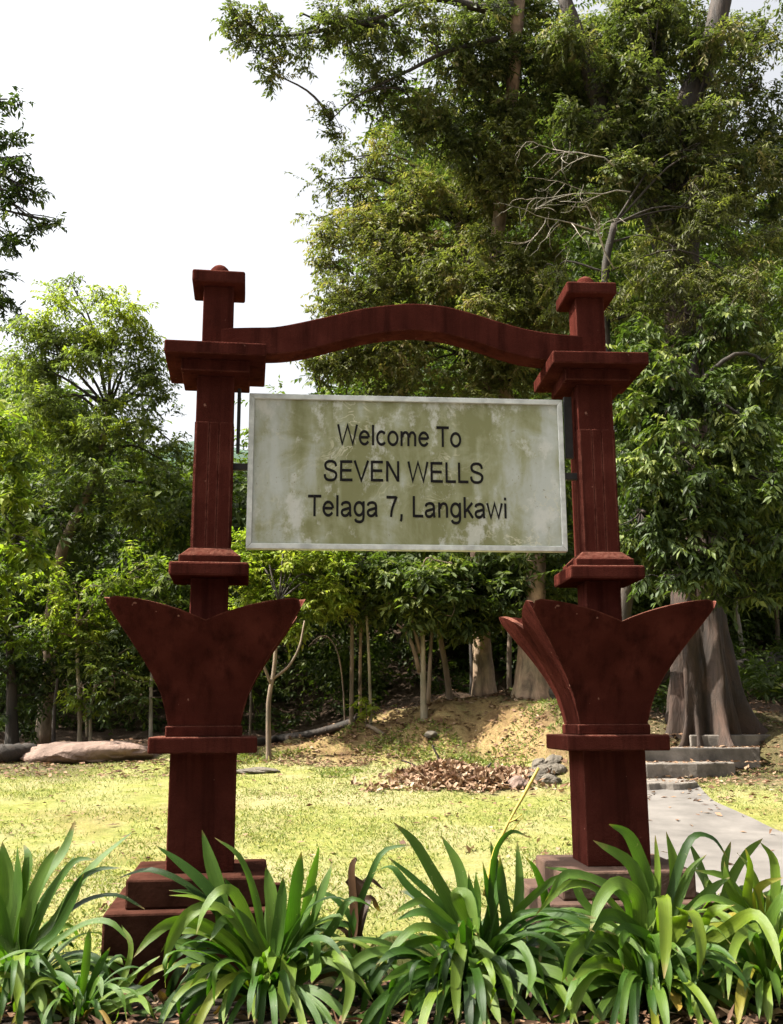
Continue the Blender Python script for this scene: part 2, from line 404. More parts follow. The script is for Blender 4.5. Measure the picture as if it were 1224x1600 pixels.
def capital(z0, zt, hb, ht):
    """flared lotus capital: square in plan, corners drawn out into horns, rim dipping at mid face"""
    # half width against height (0..1), measured on the outline
    ts = [0, .12, .25, .40, .54, .68, .82, .93, 1.0]
    ws = [0, .05, .12, .26, .42, .60, .79, .93, 1.0]
    H = zt - z0; nu, nv = 33, 26
    mb = MB()
    def hw(z): return hb + (ht - hb) * np.interp((z - z0) / H, ts, ws)
    def ztop(u):
        a = abs(u); z = zt - .112 * (1 - a) ** 1.75
        return z - .05 * max(0, (a - .88) / .12) ** 2.2
    for inner in (0, 1):
        off = .032 * inner
        for f in range(4):
            c, s = [(1, 0), (0, 1), (-1, 0), (0, -1)][f]
            vs = []; fs = []
            for j in range(nv):
                v = j / (nv - 1)
                for i in range(nu):
                    u = -1 + 2 * i / (nu - 1)
                    z = z0 + (ztop(u) - z0) * v
                    h = hw(z) - off
                    lx, ly = u * h, -h
                    vs.append((c * lx - s * ly, s * lx + c * ly, z))
            for j in range(nv - 1):
                for i in range(nu - 1):
                    k = (j * nu + i, j * nu + i + 1, (j + 1) * nu + i + 1, (j + 1) * nu + i)
                    fs.append(k if not inner else k[::-1])
            mb.add(vs, fs)
    n = nu * nv
    for f in range(4):                                    # the rim
        a, b = f * n, (4 + f) * n
        for i in range(nu - 1):
            r = (nv - 1) * nu + i
            mb.f.append((a + r, a + r + 1, b + r + 1, b + r))
    return mb
for i, (cx, cy_, yaw) in enumerate(POSTS):
    mb = MB(); sq(mb, HSH, ZP2, Z_FL0); 
    sq(mb, .100, Z_FL1, Z_MID0); sq(mb, .104, Z_MID1 + .09, Z_COL0 - .07)
    sq(mb, .086, Z_COL1, Z_CAP0)
    p = mb.build('post', M['paint'], gate, .006)
    p.location = (cx - gate.location.x, cy_ - gate.location.y, 0); p.rotation_euler = (0, 0, yaw)
    mb = MB()                                            # fluted strips on the faces of the upper shaft
    zb, zt = Z_MID1 + .09, Z_COL0 - .34
    for f in range(4):
        c, s = [(1, 0), (0, 1), (-1, 0), (0, -1)][f]
        for (a, b) in ((-.098, -.029), (-.0255, .0255), (.029, .098)):
            y0, y1 = -.1085, -.1042
            pts = [(a, y0), (b, y0), (b, y1), (a, y1)]
            q = [(c * x - s * y, s * x + c * y) for x, y in pts]
            mb.add([(x, y, z) for z in (zb, zt) for x, y in q], [(0, 3, 2, 1), (4, 5, 6, 7), (0, 1, 5, 4), (1, 2, 6, 5), (2, 3, 7, 6), (3, 0, 4, 7)])
    mb.build('fluting', M['paint'], p, .003)
    mb = MB(); sq(mb, .435, -.1, ZP1); mb.build('plinth', M['plinth_red'] if i == 0 else M['plinth'], p, .012)
    mb = MB(); sq(mb, .345, ZP1, ZP2); mb.build('plinth_step', M['plinth_red'] if i == 0 else M['plinth'], p, .012)
    mb = MB(); sq(mb, HFL, Z_FL0, Z_FL1); mb.build('flange', M['paint'], p, .009)
    zc0 = Z_FL1 + .055
    mb = MB(); sq(mb, .197, Z_FL1, zc0); mb.build('molding', M['paint'], p, .007)
    cp = capital(zc0, 2.02 + ZO, .185, HHO).build('capital', M['paint'], p, smooth=False)
    for q in cp.data.polygons: q.use_smooth = True
    try:
        cp.data.set_sharp_from_angle(angle=R(38))
    except Exception: pass
    mb = MB(); sq(mb, HMID, Z_MID0, Z_MID1); mb.build('middle_collar', M['paint'], p, .012)
    mb = MB(); sq(mb, .165, Z_MID1, Z_MID1 + .045); sq(mb, .158, Z_MID1 + .045, Z_MID1 + .09, .112); mb.build('collar_step', M['paint'], p, .006)
    mb = MB(); sq(mb, HCOL, Z_COL0, Z_COL1); mb.build('top_collar', M['paint'], p, .009)
    mb = MB(); sq(mb, .19, Z_COL0 - .07, Z_COL0); mb.build('collar_bracket', M['paint'], p, .007)
    mb = MB(); sq(mb, HCAP, Z_CAP0, Z_CAP1); mb.build('cap', M['paint'], p, .012, seg=3)
    mb = MB(); vs = []; fs = []
    for a in range(7):
        for k in range(20):
            el = a / 6 * math.pi / 2; an = k / 20 * 2 * math.pi
            vs.append((.07 * math.cos(el) * math.cos(an), .07 * math.cos(el) * math.sin(an), Z_CAP1 + .095 * math.sin(el)))
    for a in range(6):
        for k in range(20): fs.append((a * 20 + k, a * 20 + (k + 1) % 20, (a + 1) * 20 + (k + 1) % 20, (a + 1) * 20 + k))
    mb.add(vs, fs); mb.build('finial', M['paint'], p, smooth=True)
# arched beam (in the plane through both posts)
gy0 = lambda X: 5.62 + (X + 1.004) * math.tan(YAW)
def gpt(px, py, off):
    """meet the vertical plane through the posts, moved forward by off"""
    v = cam_r * (px - 612) / F_PX + cam_u * (800 - py) / F_PX + cam_d
    k = math.tan(YAW); t = (5.62 + 1.004 * k - off) / (v[1] - k * v[0])
    return np.array([v[0] * t, v[1] * t, EYE + v[2] * t])
OFF = .085
top = [gpt(*p, OFF) for p in [(342, 512), (390, 511), (430, 510), (470, 503), (520, 492), (570, 481), (620, 475), (655, 474), (700, 479), (745, 491), (790, 505), (830, 515), (870, 521), (925, 525)]]
bot = [gpt(*p, OFF) for p in [(342, 553), (400, 553), (440, 552), (480, 546), (530, 533), (575, 523), (620, 517), (655, 516), (700, 522), (745, 534), (790, 549), (825, 558), (870, 563), (925, 566)]]
T_ = crv(top, 60); B_ = crv(bot, 60)
dv = np.array([-math.sin(YAW), math.cos(YAW), 0]) * .165
mb = MB(); vs = []
for a, b in zip(T_, B_): vs += [a, b, b + dv, a + dv]
vs = np.array(vs) - np.array(gate.location)
fs = []
for i in range(59):
    for k in range(4):
        fs.append((i * 4 + k, i * 4 + (k + 1) % 4, (i + 1) * 4 + (k + 1) % 4, (i + 1) * 4 + k))
fs += [(3, 2, 1, 0), (236, 237, 238, 239)]
mb.add(vs, fs); bm_ = mb.build('arched_beam', M['paint'], gate, .008)
for q in bm_.data.polygons: q.use_smooth = False

# ------------------------------------------------------------------ sign board
TL, TR, BR, BL = gpt(388, 615, .03), gpt(879, 628, .03), gpt(884, 862, .03), gpt(387, 859, .03)
bw = (np.linalg.norm((TR - TL)[:2]) + np.linalg.norm((BR - BL)[:2])) / 2
bz1 = (TL[2] + TR[2]) / 2; bz0 = (BL[2] + BR[2]) / 2; bh = bz1 - bz0
bc = (TL + TR + BR + BL) / 4
board = empty('sign_board', (bc[0], bc[1], bz0), YAW)
tag(board, 'weathered white board with black lettering hung between the red posts', 'sign')
fw = .031
def panel_y(u, v):
    return -.012 + .006 * math.sin(u * 9 + v * 2) * math.sin(v * 3.1) + .010 * (float(fbm(u * 5, v * 3)) - .5) * math.sin(math.pi * u) ** .5
pn = MB(); vs = []; fs = []; nu, nv = 60, 30
for j in range(nv):
    for i in range(nu):
        u = i / (nu - 1); v = j / (nv - 1)
        x = -bw / 2 + fw + (bw - 2 * fw) * u; z = fw + (bh - 2 * fw) * v
        vs.append((x, panel_y(u, v), z))
for j in range(nv - 1):
    for i in range(nu - 1): fs.append((j * nu + i, j * nu + i + 1, (j + 1) * nu + i + 1, (j + 1) * nu + i))
pn.add(vs, fs); panel = pn.build('panel', M['board'], board, smooth=True)
mb = MB(); mb.box((-bw / 2 + .01, .004, .01), (bw / 2 - .01, .022, bh - .01)); mb.build('backing', M['alu'], board)
def bar(vs4):
    mb = MB(); f = [(x, -.026, z) for x, z in vs4]; k = [(x, .026, z) for x, z in vs4]
    mb.add(f + k, [(0, 1, 2, 3), (7, 6, 5, 4), (0, 4, 5, 1), (1, 5, 6, 2), (2, 6, 7, 3), (3, 7, 4, 0)])
    mb.build('frame_bar', M['alu'], board, .003)
h = bw / 2; g_ = .0008
bar([(-h, 0), (h, 0), (h - fw, fw), (-h + fw, fw)]); bar([(-h + fw, bh - fw), (h - fw, bh - fw), (h, bh), (-h, bh)])
bar([(-h, g_), (-h + fw - g_, fw), (-h + fw - g_, bh - fw), (-h, bh - g_)]); bar([(h - fw + g_, fw), (h, g_), (h, bh - g_), (h - fw + g_, bh - fw)])
def ell(cx, cy, rx, ry, a0, a1, n=26): return [(cx + rx * math.cos(R(a)), cy + ry * math.sin(R(a))) for a in np.linspace(a0, a1, n)]
def smooth(p, n=26): return [tuple(q) for q in crv(p, n)]
GL = {  # advance and centre lines of plain grotesque letters, 1000 units to the em
 'W': (944, [[(52, 716), (238, 25), (472, 690), (706, 25), (892, 716)]]), 'T': (611, [[(20, 674), (590, 674)], [(305, 632), (305, 0)]]),
 'S': (667, [smooth([(572, 505), (535, 615), (440, 672), (330, 684), (200, 664), (122, 600), (112, 520), (165, 430), (330, 375), (490, 325), (572, 255), (580, 175), (530, 80), (430, 36), (335, 28), (200, 46), (112, 120), (88, 235)], 60)]),
 'E': (667, [[(125, 0), (125, 716)], [(168, 674), (605, 674)], [(168, 372), (575, 372)], [(168, 42), (618, 42)]]),
 'V': (667, [[(40, 716), (333, 25), (627, 716)]]), 'N': (722, [[(122, 0), (122, 716)], [(140, 680), (582, 36)], [(600, 0), (600, 716)]]),
 'L': (556, [[(118, 0), (118, 716)], [(161, 42), (525, 42)]]), '7': (556, [[(48, 662), (470, 662)], smooth([(488, 690), (430, 570), (330, 370), (270, 190), (245, 0)], 14)]),
 ',': (278, [[(140, 100), (140, 0)], [(140, 0), (125, -90), (95, -140)]]), 'l': (222, [[(111, 0), (111, 716)]]), 'i': (222, [[(111, 0), (111, 519)], [(111, 616), (111, 716)]]),
 'e': (556, [[(96, 275), (462, 275)], ell(280, 259, 200, 224, 3, 328)]), 'c': (500, [ell(268, 259, 194, 224, 40, 322)]), 'o': (556, [ell(278, 259, 204, 224, 0, 360, 40)]),
 'm': (833, [[(110, 0), (110, 519)], smooth([(150, 300), (180, 420), (270, 478), (360, 455), (412, 370), (417, 250), (417, 0)]), smooth([(458, 300), (490, 420), (575, 478), (665, 455), (718, 370), (723, 250), (723, 0)])]),
 'n': (556, [[(110, 0), (110, 519)], smooth([(150, 300), (190, 425), (295, 478), (395, 450), (443, 350), (446, 240), (446, 0)])]),
 'a': (556, [smooth([(82, 365), (115, 440), (260, 480), (390, 445), (432, 350), (432, 200), (438, 80), (465, 0)]), smooth([(395, 285), (250, 250), (120, 212), (80, 135), (125, 55), (220, 28), (330, 60), (392, 140)])]),
 'g': (556, [ell(262, 262, 188, 218, 0, 360, 40), smooth([(455, 519), (455, 200), (452, -20), (415, -125), (330, -172), (230, -172), (140, -145), (95, -75)])]),
 'k': (500, [[(110, 0), (110, 716)], [(445, 519), (150, 225)], [(235, 285), (462, 0)]]), 'w': (722, [[(38, 519), (192, 20), (361, 500), (530, 20), (684, 519)]]), ' ': (278, [])}
def lettering(text, x0, x1, ybase, ycap):
    a, b = gpt(x0, ybase, .03), gpt(x1, ybase, .03); c = gpt((x0 + x1) / 2, ycap, .03); d = gpt((x0 + x1) / 2, ybase, .03)
    Wd = np.linalg.norm((b - a)[:2]); sz = (c[2] - d[2]) / 716
    adv = sum(GL[q][0] for q in text) - 90; sx = Wd / adv
    ox = (a[0] - bc[0]) * math.cos(YAW) + (a[1] - bc[1]) * math.sin(YAW); oz = d[2] - bz0
    def sheet(x, z):
        u = min(max((x + bw / 2 - fw) / (bw - 2 * fw), 0), 1); v = min(max((z - fw) / (bh - 2 * fw), 0), 1)
        return panel_y(u, v) - .0022
    mb = MB(); x = -45; w = 49
    for ch in text:
        for pl in GL[ch][1]:
            p = np.array(pl, float)
            if len(p) == 2: p = np.array([p[0] + (p[1] - p[0]) * t for t in np.linspace(0, 1, 6)])
            closed = np.allclose(p[0], p[-1]); n = len(p); vs = []
            for i in range(n):
                if closed: t0, t1 = p[i] - p[i - 1 if i else n - 2], p[(i + 1) if i < n - 1 else 1] - p[i]
                else: t0, t1 = p[i] - p[max(i - 1, 0)], p[min(i + 1, n - 1)] - p[i]
                t0 = t0 if np.linalg.norm(t0) > 0 else t1; t1 = t1 if np.linalg.norm(t1) > 0 else t0
                t0 = t0 / np.linalg.norm(t0); t1 = t1 / np.linalg.norm(t1); m = t0 + t1; m = m / (np.linalg.norm(m) + 1e-9)
                nr = np.array([-m[1], m[0]]); k = w / max(.55, nr @ np.array([-t0[1], t0[0]]))
                for sg in (1, -1):
                    q = p[i] + nr * k * sg; X, Z = ox + (q[0] + x) * sx, oz + q[1] * sz; vs.append((X, sheet(X, Z), Z))
            mb.add(vs, [(2 * i, 2 * i + 1, 2 * i + 3, 2 * i + 2) for i in range(n - 1)])
        x += GL[ch][0]
    return mb.build('lettering', M['ink'], panel)
lettering('Welcome To', 528, 720, 698, 666)
lettering('SEVEN WELLS', 506, 755, 754, 722)
lettering('Telaga 7, Langkawi', 482, 792, 809, 776)
# black brackets that hold the board to the posts
def toloc(p): 
    d = p - np.array([bc[0], bc[1], bz0]); c, s = math.cos(YAW), math.sin(YAW)
    return np.array([c * d[0] + s * d[1], -s * d[0] + c * d[1], d[2]])
for (xa, ya, xb, yb), (xc, yc, xd, yd) in (((370, 612, 378, 712), (360, 727, 390, 737)), ((881, 625, 889, 720), (880, 742, 908, 752))):
    a, b = toloc(gpt(xa, yb, -.02)), toloc(gpt(xb, ya, -.02))
    mb = MB(); mb.box((a[0], -.012, a[2]), (b[0], .016, b[2]))
    a, b = toloc(gpt(xc, yd, .0)), toloc(gpt(xd, yc, .0))
    mb.box((a[0], -.016, a[2]), (b[0], .012, b[2])); mb.build('bracket', M['black'], board, .003)

# ------------------------------------------------------------------ leaves
def leaves(name, base, d, n, L, Wd, tint, m, parent=None, droop=.12):
    base = np.asarray(base); d = unit(d); s = unit(np.cross(d, n)); n = unit(np.cross(s, d))
    L = L[:, None]; Wd = Wd[:, None]
    v0 = base; v1 = base + d * L * .45 + s * Wd * .5 + n * Wd * .16; v3 = base + d * L * .45 - s * Wd * .5 + n * Wd * .16
    v2 = base + d * L; v2 = v2 - np.array([0, 0, 1.]) * L * droop
    V = np.stack([v0, v1, v2, v3], 1).reshape(-1, 3)
    k = np.arange(len(base)) * 4
    T = np.stack([np.stack([k, k + 1, k + 2], 1), np.stack([k, k + 2, k + 3], 1)], 1).reshape(-1, 3)
    return mesh_np(name, V, T, m, parent, attr={'tint': ('FACE', np.repeat(tint, 2))})

def spray_leaves(c, rad, K, n, sl, ll, droop=.45, shell=.5, tint0=.45, flat=1.0, lw=.4):
    """K leafy twigs through an ellipsoid: returns base, direction, normal, length, width, tint and the twigs"""
    u = unit(rng.normal(size=(K, 3))); 
    rr = shell + (1 - shell) * rng.random(K) ** .6
    lump = 1 + .28 * (vnoise(u[:, 0] * 2.3 + c[0] * 3, u[:, 2] * 2.3 + u[:, 1] * 1.7 + c[2]) - .5) * 2
    o = c + u * rad * (rr * lump)[:, None]
    ax = unit(u * np.array([1, 1, .6]) + rng.normal(size=(K, 3)) * .55 + np.array([0, 0, .10]))
    S = sl * (.6 + .8 * rng.random(K))
    start = o - ax * S[:, None] * .5
    t = (np.arange(n) + .6) / n
    base = start[:, None, :] + ax[:, None, :] * (S[:, None] * t[None, :])[:, :, None]
    base = base - np.array([0, 0, 1.]) * ((t[None, :] ** 2) * S[:, None] * droop * .5)[:, :, None]
    side = unit(np.cross(ax, np.array([0, 0, 1.]) + rng.normal(size=(K, 3)) * .35))
    sg = np.where(np.arange(n) % 2 == 0, 1., -1.)[None, :, None]
    d = ax[:, None, :] * .55 + side[:, None, :] * sg * .75 + rng.normal(size=(K, n, 3)) * .28 - np.array([0, 0, droop])
    nn = np.array([0, 0, 1.]) * flat + rng.normal(size=(K, n, 3)) * .45 + u[:, None, :] * .35
    L = ll * (.65 + .6 * rng.random((K, n)))
    tt = np.clip(tint0 + .22 * rng.normal(size=(K, 1)) + .13 * rng.normal(size=(K, n)), 0, 1)
    rs = lambda a: a.reshape(-1, a.shape[-1]) if a.ndim == 3 else a.ravel()
    return rs(base), rs(d), rs(nn), rs(L), rs(L * lw * (.8 + .4 * rng.random((K, n)))), rs(tt), start, ax, S

def grow_crown(name, blobs, m, parent, ll, dens, sl=.5, n=14, droop=.45, shell=.5, tint0=.45, lw=.4, ld=.12, flat=1.0, back=0.0):
    acc = [[] for _ in range(6)]; tw = []
    for bl in blobs:
        px, py, Y, r = bl[:4]; Y += back; k = bl[4] if len(bl) > 4 else 1.0; t0 = bl[5] if len(bl) > 5 else tint0
        c = P(px, py, Y); rad = r * Y / F_PX
        K = max(6, int(dens * k * (rad / sl) ** 2 * 60))
        ns = 7 if rad > .3 else 3; st_, ax_, S_l = [], [], []
        sub = unit(rng.normal(size=(ns, 3))) * (.25 + .62 * rng.random((ns, 1)) ** .5) * rad * np.array([1.05, .95, .9])
        for q in range(ns):
            rq = rad * rng.uniform(.36, .58); ex = np.array([1.2, 1.05, .72]) * rq
            out = spray_leaves(c + sub[q], ex, max(3, K // ns), n, sl * .8, ll, droop, shell, float(np.clip(t0 + rng.normal() * .16, 0, 1)), flat, lw)
            for a, b in zip(acc, out[:6]): a.append(b)
            st_.append(out[6]); ax_.append(out[7]); S_l.append(out[8])
        tw.append((c, np.concatenate(st_), np.concatenate(ax_), np.concatenate(S_l)))
    A = [np.concatenate(a) for a in acc]
    leaves(name, *A, m, parent, ld)
    return tw, len(A[0])

COUNT = 0
def tree(name, label, base, path, r0, r1, blobs, m, bm, ll=.10, dens=1.0, group=None, sl=.5, n=14, droop=.45, shell=.5,
         tint0=.45, limb=.05, lw=.4, extra=None, flare=1.6, nseg=10, cat='tree', crown=True, twigs=4, flat=1.0, lobes=False, srcs=()):
    """base and path in photograph pixels and metres of depth; crown from leafy twigs round the given masses"""
    global COUNT
    b = P(*base); gz = terr1(b[0], b[1]); b = np.array([b[0], b[1], gz - .08])
    root = empty(name, b); tag(root, label, cat, group)
    pts = [b] + [P(*p) for p in path]
    c = crv(pts, max(12, 6 * len(pts)))
    h = np.linspace(0, 1, len(c))
    rad = r0 + (r1 - r0) * h + r0 * (flare - 1) * np.exp(-np.linalg.norm(c - c[0], axis=1) / (r0 * 2.2 + .05))
    mb = MB()
    if not lobes: mb.tube(c - b, rad, nseg, .12)
    else:
        nl = 112; zs = np.concatenate([[-.6, -.3], np.linspace(0, .5, 12), np.linspace(.56, 2.2, 22), np.linspace(2.35, c[-1][2] - b[2], 26)]); vs = []
        an = np.linspace(0, 2 * math.pi, nl, endpoint=False)
        dirs = [-2.9, -2.42, -2.12, -1.35, -.95, -.2, .6, 1.5, 2.4]; amp = [.30, .36, .20, .32, .16, .70, .6, .5, .5]; wd_ = [.12, .10, .14, .16, .22, .17, .2, .2, .2]
        for z in zs:
            ctr = np.array([np.interp(z + b[2], c[:, 2], c[:, 0]), np.interp(z + b[2], c[:, 2], c[:, 1])]) - b[:2]
            r = np.interp(z, [0, 1.5, 6, 20], [r0 * .80, r0 * .68, r0 * .58, r1]) * np.ones(nl)
            for dd_, am, ww in zip(dirs, amp, wd_):
                w2 = ww * (1 + .25 * max(z, 0)) * (1 + .35 * math.sin(z * 3 + dd_ * 9) * .5); da = (an - dd_ - .10 * math.sin(z * 1.7 + dd_ * 5) + math.pi) % (2 * math.pi) - math.pi
                r = r + (am * (.55 * math.exp(-max(z, 0) / .22) + .38 * math.exp(-max(z, 0) / 1.1)) + .09 * math.exp(-max(z, 0) / 3.5)) * np.exp(-(da / w2) ** 2)
            r = r * (1 + .13 * (fbm(an * 7, np.full(nl, z * 1.1), 5) - .5)) + .05 * (vnoise(an * 16, np.full(nl, z * 3)) - .5)
            vs += [(ctr[0] + r[k] * math.cos(an[k]), ctr[1] + r[k] * math.sin(an[k]), z) for k in range(nl)]
        mb.add(vs, [(i * nl + k, i * nl + (k + 1) % nl, (i + 1) * nl + (k + 1) % nl, (i + 1) * nl + k) for i in range(len(zs) - 1) for k in range(nl)])
    tw = []; bb = MB()
    if blobs:
        tw, cnt = grow_crown('crown', blobs, m, root, ll, dens, sl, n, droop, shell, tint0, lw, flat=flat, back=0.1 if group == 'small trees at the forest edge' else 0.0)
        COUNT += cnt
        c_all, r_all = c, rad
        for sp_ in srcs:
            e_ = crv([P(*p) for p in sp_], 30); c_all = np.vstack([c_all, e_]); r_all = np.concatenate([r_all, np.full(30, .03)])
        for (cc, st, ax, S) in tw:
            dd = np.linalg.norm(c_all - cc, axis=1) + np.where(c_all[:, 2] > cc[2] + .3, 1.2, 0); i = int(np.argmin(dd)); s0 = c_all[i]
            mid = (s0 + cc) / 2 + np.array([0, 0, .18]) * np.linalg.norm(cc - s0) + rng.normal(size=3) * .12
            lim = crv([s0, mid, cc], 9); bb.tube(lim - b, np.linspace(min(limb, r_all[i] * .8), limb * .35, 9), 6, .1)
            for q in range(min(twigs, len(st))):
                k = rng.integers(len(st)); e = st[k] + ax[k] * S[k]
                m2 = (cc + st[k]) / 2 + rng.normal(size=3) * .08
                bb.tube(crv([lim[6], m2, st[k], e], 9) - b, np.linspace(limb * .3, .003, 9), 4, 0, False)
    o = mb.build('trunk', bm, root, smooth=True)
    if bb.f: bb.build('branches', M['bark_dark'] if bm is not M['bark_pale'] else M['bark'], root, smooth=True)
    for ch in root.children:
        if ch.name.startswith('crown'):
            ch.location = (-b[0], -b[1], -b[2])
    if extra: extra(root, b)
    return root

# ------------------------------------------------------------------ trees
def big_limbs(root, b):
    mb = MB()
    for pts, r0, r1 in (([(1068, 430, 14.2), (1062, 300, 14.0), (1075, 170, 13.8), (1110, 80, 13.7), (1135, -40, 13.6)], .26, .15),
                        ([(1055, 420, 14.2), (1000, 280, 14.2), (945, 180, 14.0), (915, 90, 13.9), (880, -10, 13.8)], .2, .10),
                        ([(1020, 340, 14.2), (1025, 150, 14.2), (1028, 20, 14.2), (1030, -60, 14.2)], .17, .12)):
        c = crv([P(*p) for p in pts], 26); mb.tube(c - b, np.linspace(r0, r1, 26), 9, .15)
    mb.build('limb', M['bark_dark'], root, smooth=True)
G_RIGHT = 'tall trees over the gate'
tree('buttressed_tree', 'huge old tree with fluted buttress roots beside the stone steps', (1104, 1150, 14.0),
     [(1092, 1000, 14.0), (1080, 800, 14.1), (1070, 600, 14.2), (1066, 420, 14.2)], .42, .25,
     [(1120, 60, 13.2, 46), (1095, 170, 13.2, 52), (1060, 210, 13.2, 70), (1000, 120, 13.3, 75), (930, 190, 13.3, 70), (1090, 60, 13.3, 45, .7), (1120, 130, 13.4, 45, .7), (1010, 20, 13.3, 60), (880, 60, 13.2, 60), (970, 290, 13.3, 65), (1000, 60, 14, 95), (900, 40, 14.4, 90), (1090, 20, 14.5, 60, .7), (1190, 120, 14.5, 66, .6), (1200, 30, 14.5, 66, .55), (1150, 60, 14.8, 55, .6), (1215, 190, 14.5, 55, .8), (1130, 280, 13.4, 60), (1060, 330, 13.4, 55), (1200, 260, 13.8, 60), (880, 150, 14.2, 80), (980, 190, 14.3, 85),
      (1080, 250, 14.3, 60), (1150, 210, 14.6, 70, .8), (1030, 310, 14.5, 85), (900, 280, 14.6, 80), (1190, 300, 14.6, 70, .8), (940, 110, 15.5, 110), (1080, 160, 15.8, 80, .5)],
     M['olive'], M['bark_old'], .088, 1.95, G_RIGHT, .5, 18, twigs=2, extra=lambda r, b: big_limbs(r, b), limb=.035, lobes=True)
def overhang(root, b):
    mb = MB()
    for pts, r0, r1 in (([(800, 10, 13.6), (760, 14, 13.5), (690, -2, 13.4), (640, 6, 13.3), (590, 30, 13.2), (520, 45, 13.0), (440, 56, 13), (385, 50, 13)], .085, .008),
                        ([(600, 40, 13.2), (560, 38, 13.1), (510, 36, 13.0), (470, 20, 12.9)], .035, .012),
                        ([(780, 60, 13.6), (700, 80, 13.5), (640, 110, 13.4), (560, 150, 13.3), (520, 185, 13.2)], .045, .006)):
        c = crv([P(*p) for p in pts], 22); mb.tube(c - b, np.linspace(r0, r1, 22), 7, .2)
    mb.build('limb', M['bark_dark'], root, smooth=True)
tree('tall_tree', 'tall tree with flaking pale trunk reaching a limb leftwards over the gate', (758, 1092, 15.8),
     [(752, 980, 15.8), (748, 870, 15.7), (752, 700, 15.5), (775, 400, 15), (800, 150, 14.2), (810, 0, 13.7)], .145, .10,
     [(400, 45, 13, 48, .75), (372, 28, 13, 34, .6), (440, 85, 13, 48, .65), (415, 110, 13, 30, .5), (500, 30, 13, 52, .75), (560, 60, 13.3, 60, .8), (590, 130, 13.4, 55, .8), (560, 15, 13.3, 50),
      (520, 200, 13.2, 14, .6), (505, 170, 13.2, 12, .6), (640, 160, 13.6, 60), (660, 60, 13.6, 75), (740, 40, 13.8, 80), (740, 150, 13.9, 80), (810, 110, 14, 90), (680, 210, 14, 60), (820, 30, 14, 80), (760, 230, 14.2, 75)],
     M['olive'], M['bark_peel'], .082, 1.7, G_RIGHT, .45, 18, limb=.022, twigs=2, extra=overhang, srcs=([(800, 10, 13.6), (760, 14, 13.5), (690, -2, 13.4), (640, 6, 13.3), (590, 30, 13.2), (520, 45, 13.0), (440, 56, 13), (385, 50, 13)], [(780, 60, 13.6), (700, 80, 13.5), (640, 110, 13.4), (560, 150, 13.3), (520, 185, 13.2)]))
tree('olive_tree', 'olive crowned tree with reddish flared trunk rising behind the sign board', (832, 1088, 15.2),
     [(830, 980, 15.2), (838, 880, 15.2), (820, 720, 15.4), (760, 520, 15.6), (720, 350, 15.8)], .19, .09,
     [(560, 330, 15.6, 72, 1, .75), (600, 430, 15.4, 85, 1, .7), (530, 480, 15.4, 42, .9), (690, 320, 15.6, 90), (560, 540, 15.3, 66), (660, 520, 15.2, 85), (640, 400, 15.6, 90, 1, .7), (740, 440, 15.2, 85), (800, 340, 15.4, 80),
      (520, 390, 15.2, 50), (505, 545, 15.0, 44), (545, 470, 15.0, 60), (770, 300, 14.4, 60), (770, 400, 14.3, 64), (790, 220, 14.0, 55), (690, 430, 14.6, 60), (760, 500, 14.3, 56), (860, 350, 14.2, 60), (850, 480, 14.2, 55), (520, 280, 15.8, 44, .5, .2), (545, 245, 15.8, 44, .5, .3), (500, 340, 15.8, 26, .35), (780, 520, 15, 80), (600, 260, 15.8, 60, .6), (840, 430, 15.2, 80), (520, 570, 15.2, 42), (720, 580, 15.2, 70), (830, 590, 15.4, 60), (620, 590, 15.4, 66)],
     M['brownish'], M['bark_peel'], .082, 1.6, G_RIGHT, .45, 18, limb=.03, twigs=2, tint0=.55, flare=2.0)
tree('broadleaf_tree', 'dark glossy broadleaf tree leaning out to the right of the right post', (985, 1128, 12.9),
     [(975, 1020, 12.8), (985, 900, 12.6), (1030, 760, 12.4), (1070, 620, 12.4)], .10, .06,
     [(1010, 640, 12.2, 70), (1080, 600, 12.2, 80), (1170, 660, 12.1, 75), (1050, 720, 11.9, 85), (1140, 760, 12, 80), (1010, 800, 12, 62), (1090, 840, 12, 62), (1200, 760, 12.3, 70), (1190, 850, 12.2, 60), (1040, 890, 12, 42), (1110, 905, 12, 40), (1170, 915, 12.2, 40),
      (1000, 540, 12.4, 60), (1210, 570, 12.4, 60, 1, .8), (1130, 530, 12.6, 70), (990, 720, 12.2, 48), (1060, 800, 12.6, 80), (1160, 860, 12.8, 70), (985, 860, 12.4, 40), (1215, 920, 12.6, 40)],
     M['dark'], M['bark_dark'], .115, 1.15, G_RIGHT, .42, 13, .7, .5, .55, .04, lw=.38)
def bare_twigs(root, b):
    mb = MB()
    rg = random.Random(5)
    def br(p, d, L, r, lev):
        pts = [np.array(p)]; 
        for i in range(5):
            d = unit(d + np.array([rg.gauss(0, .22), rg.gauss(0, .2), rg.gauss(0, .22)])); pts.append(pts[-1] + d * L / 5)
        mb.tube(np.array(pts) - b, np.linspace(r, r * .45, 6), 5, 0)
        if lev:
            for i in (2, 3, 4, 5):
                br(pts[i], unit(d + np.array([rg.gauss(0, .7), rg.gauss(0, .4), rg.gauss(0, .7)])), L * .55, r * .55, lev - 1)
    for (p, q, L) in (((985, 300, 12.6), (850, 320, 12.3), 1.1), ((960, 260, 12.6), (900, 190, 12.3), .9), ((930, 360, 12.6), (840, 310, 12.3), .9), ((960, 420, 12.7), (930, 330, 12.5), .7)):
        a, e = P(*p), P(*q); br(a, unit(e - a), L, .011, 2)
    mb.build('bare_branch', M['dead'], root, smooth=True)
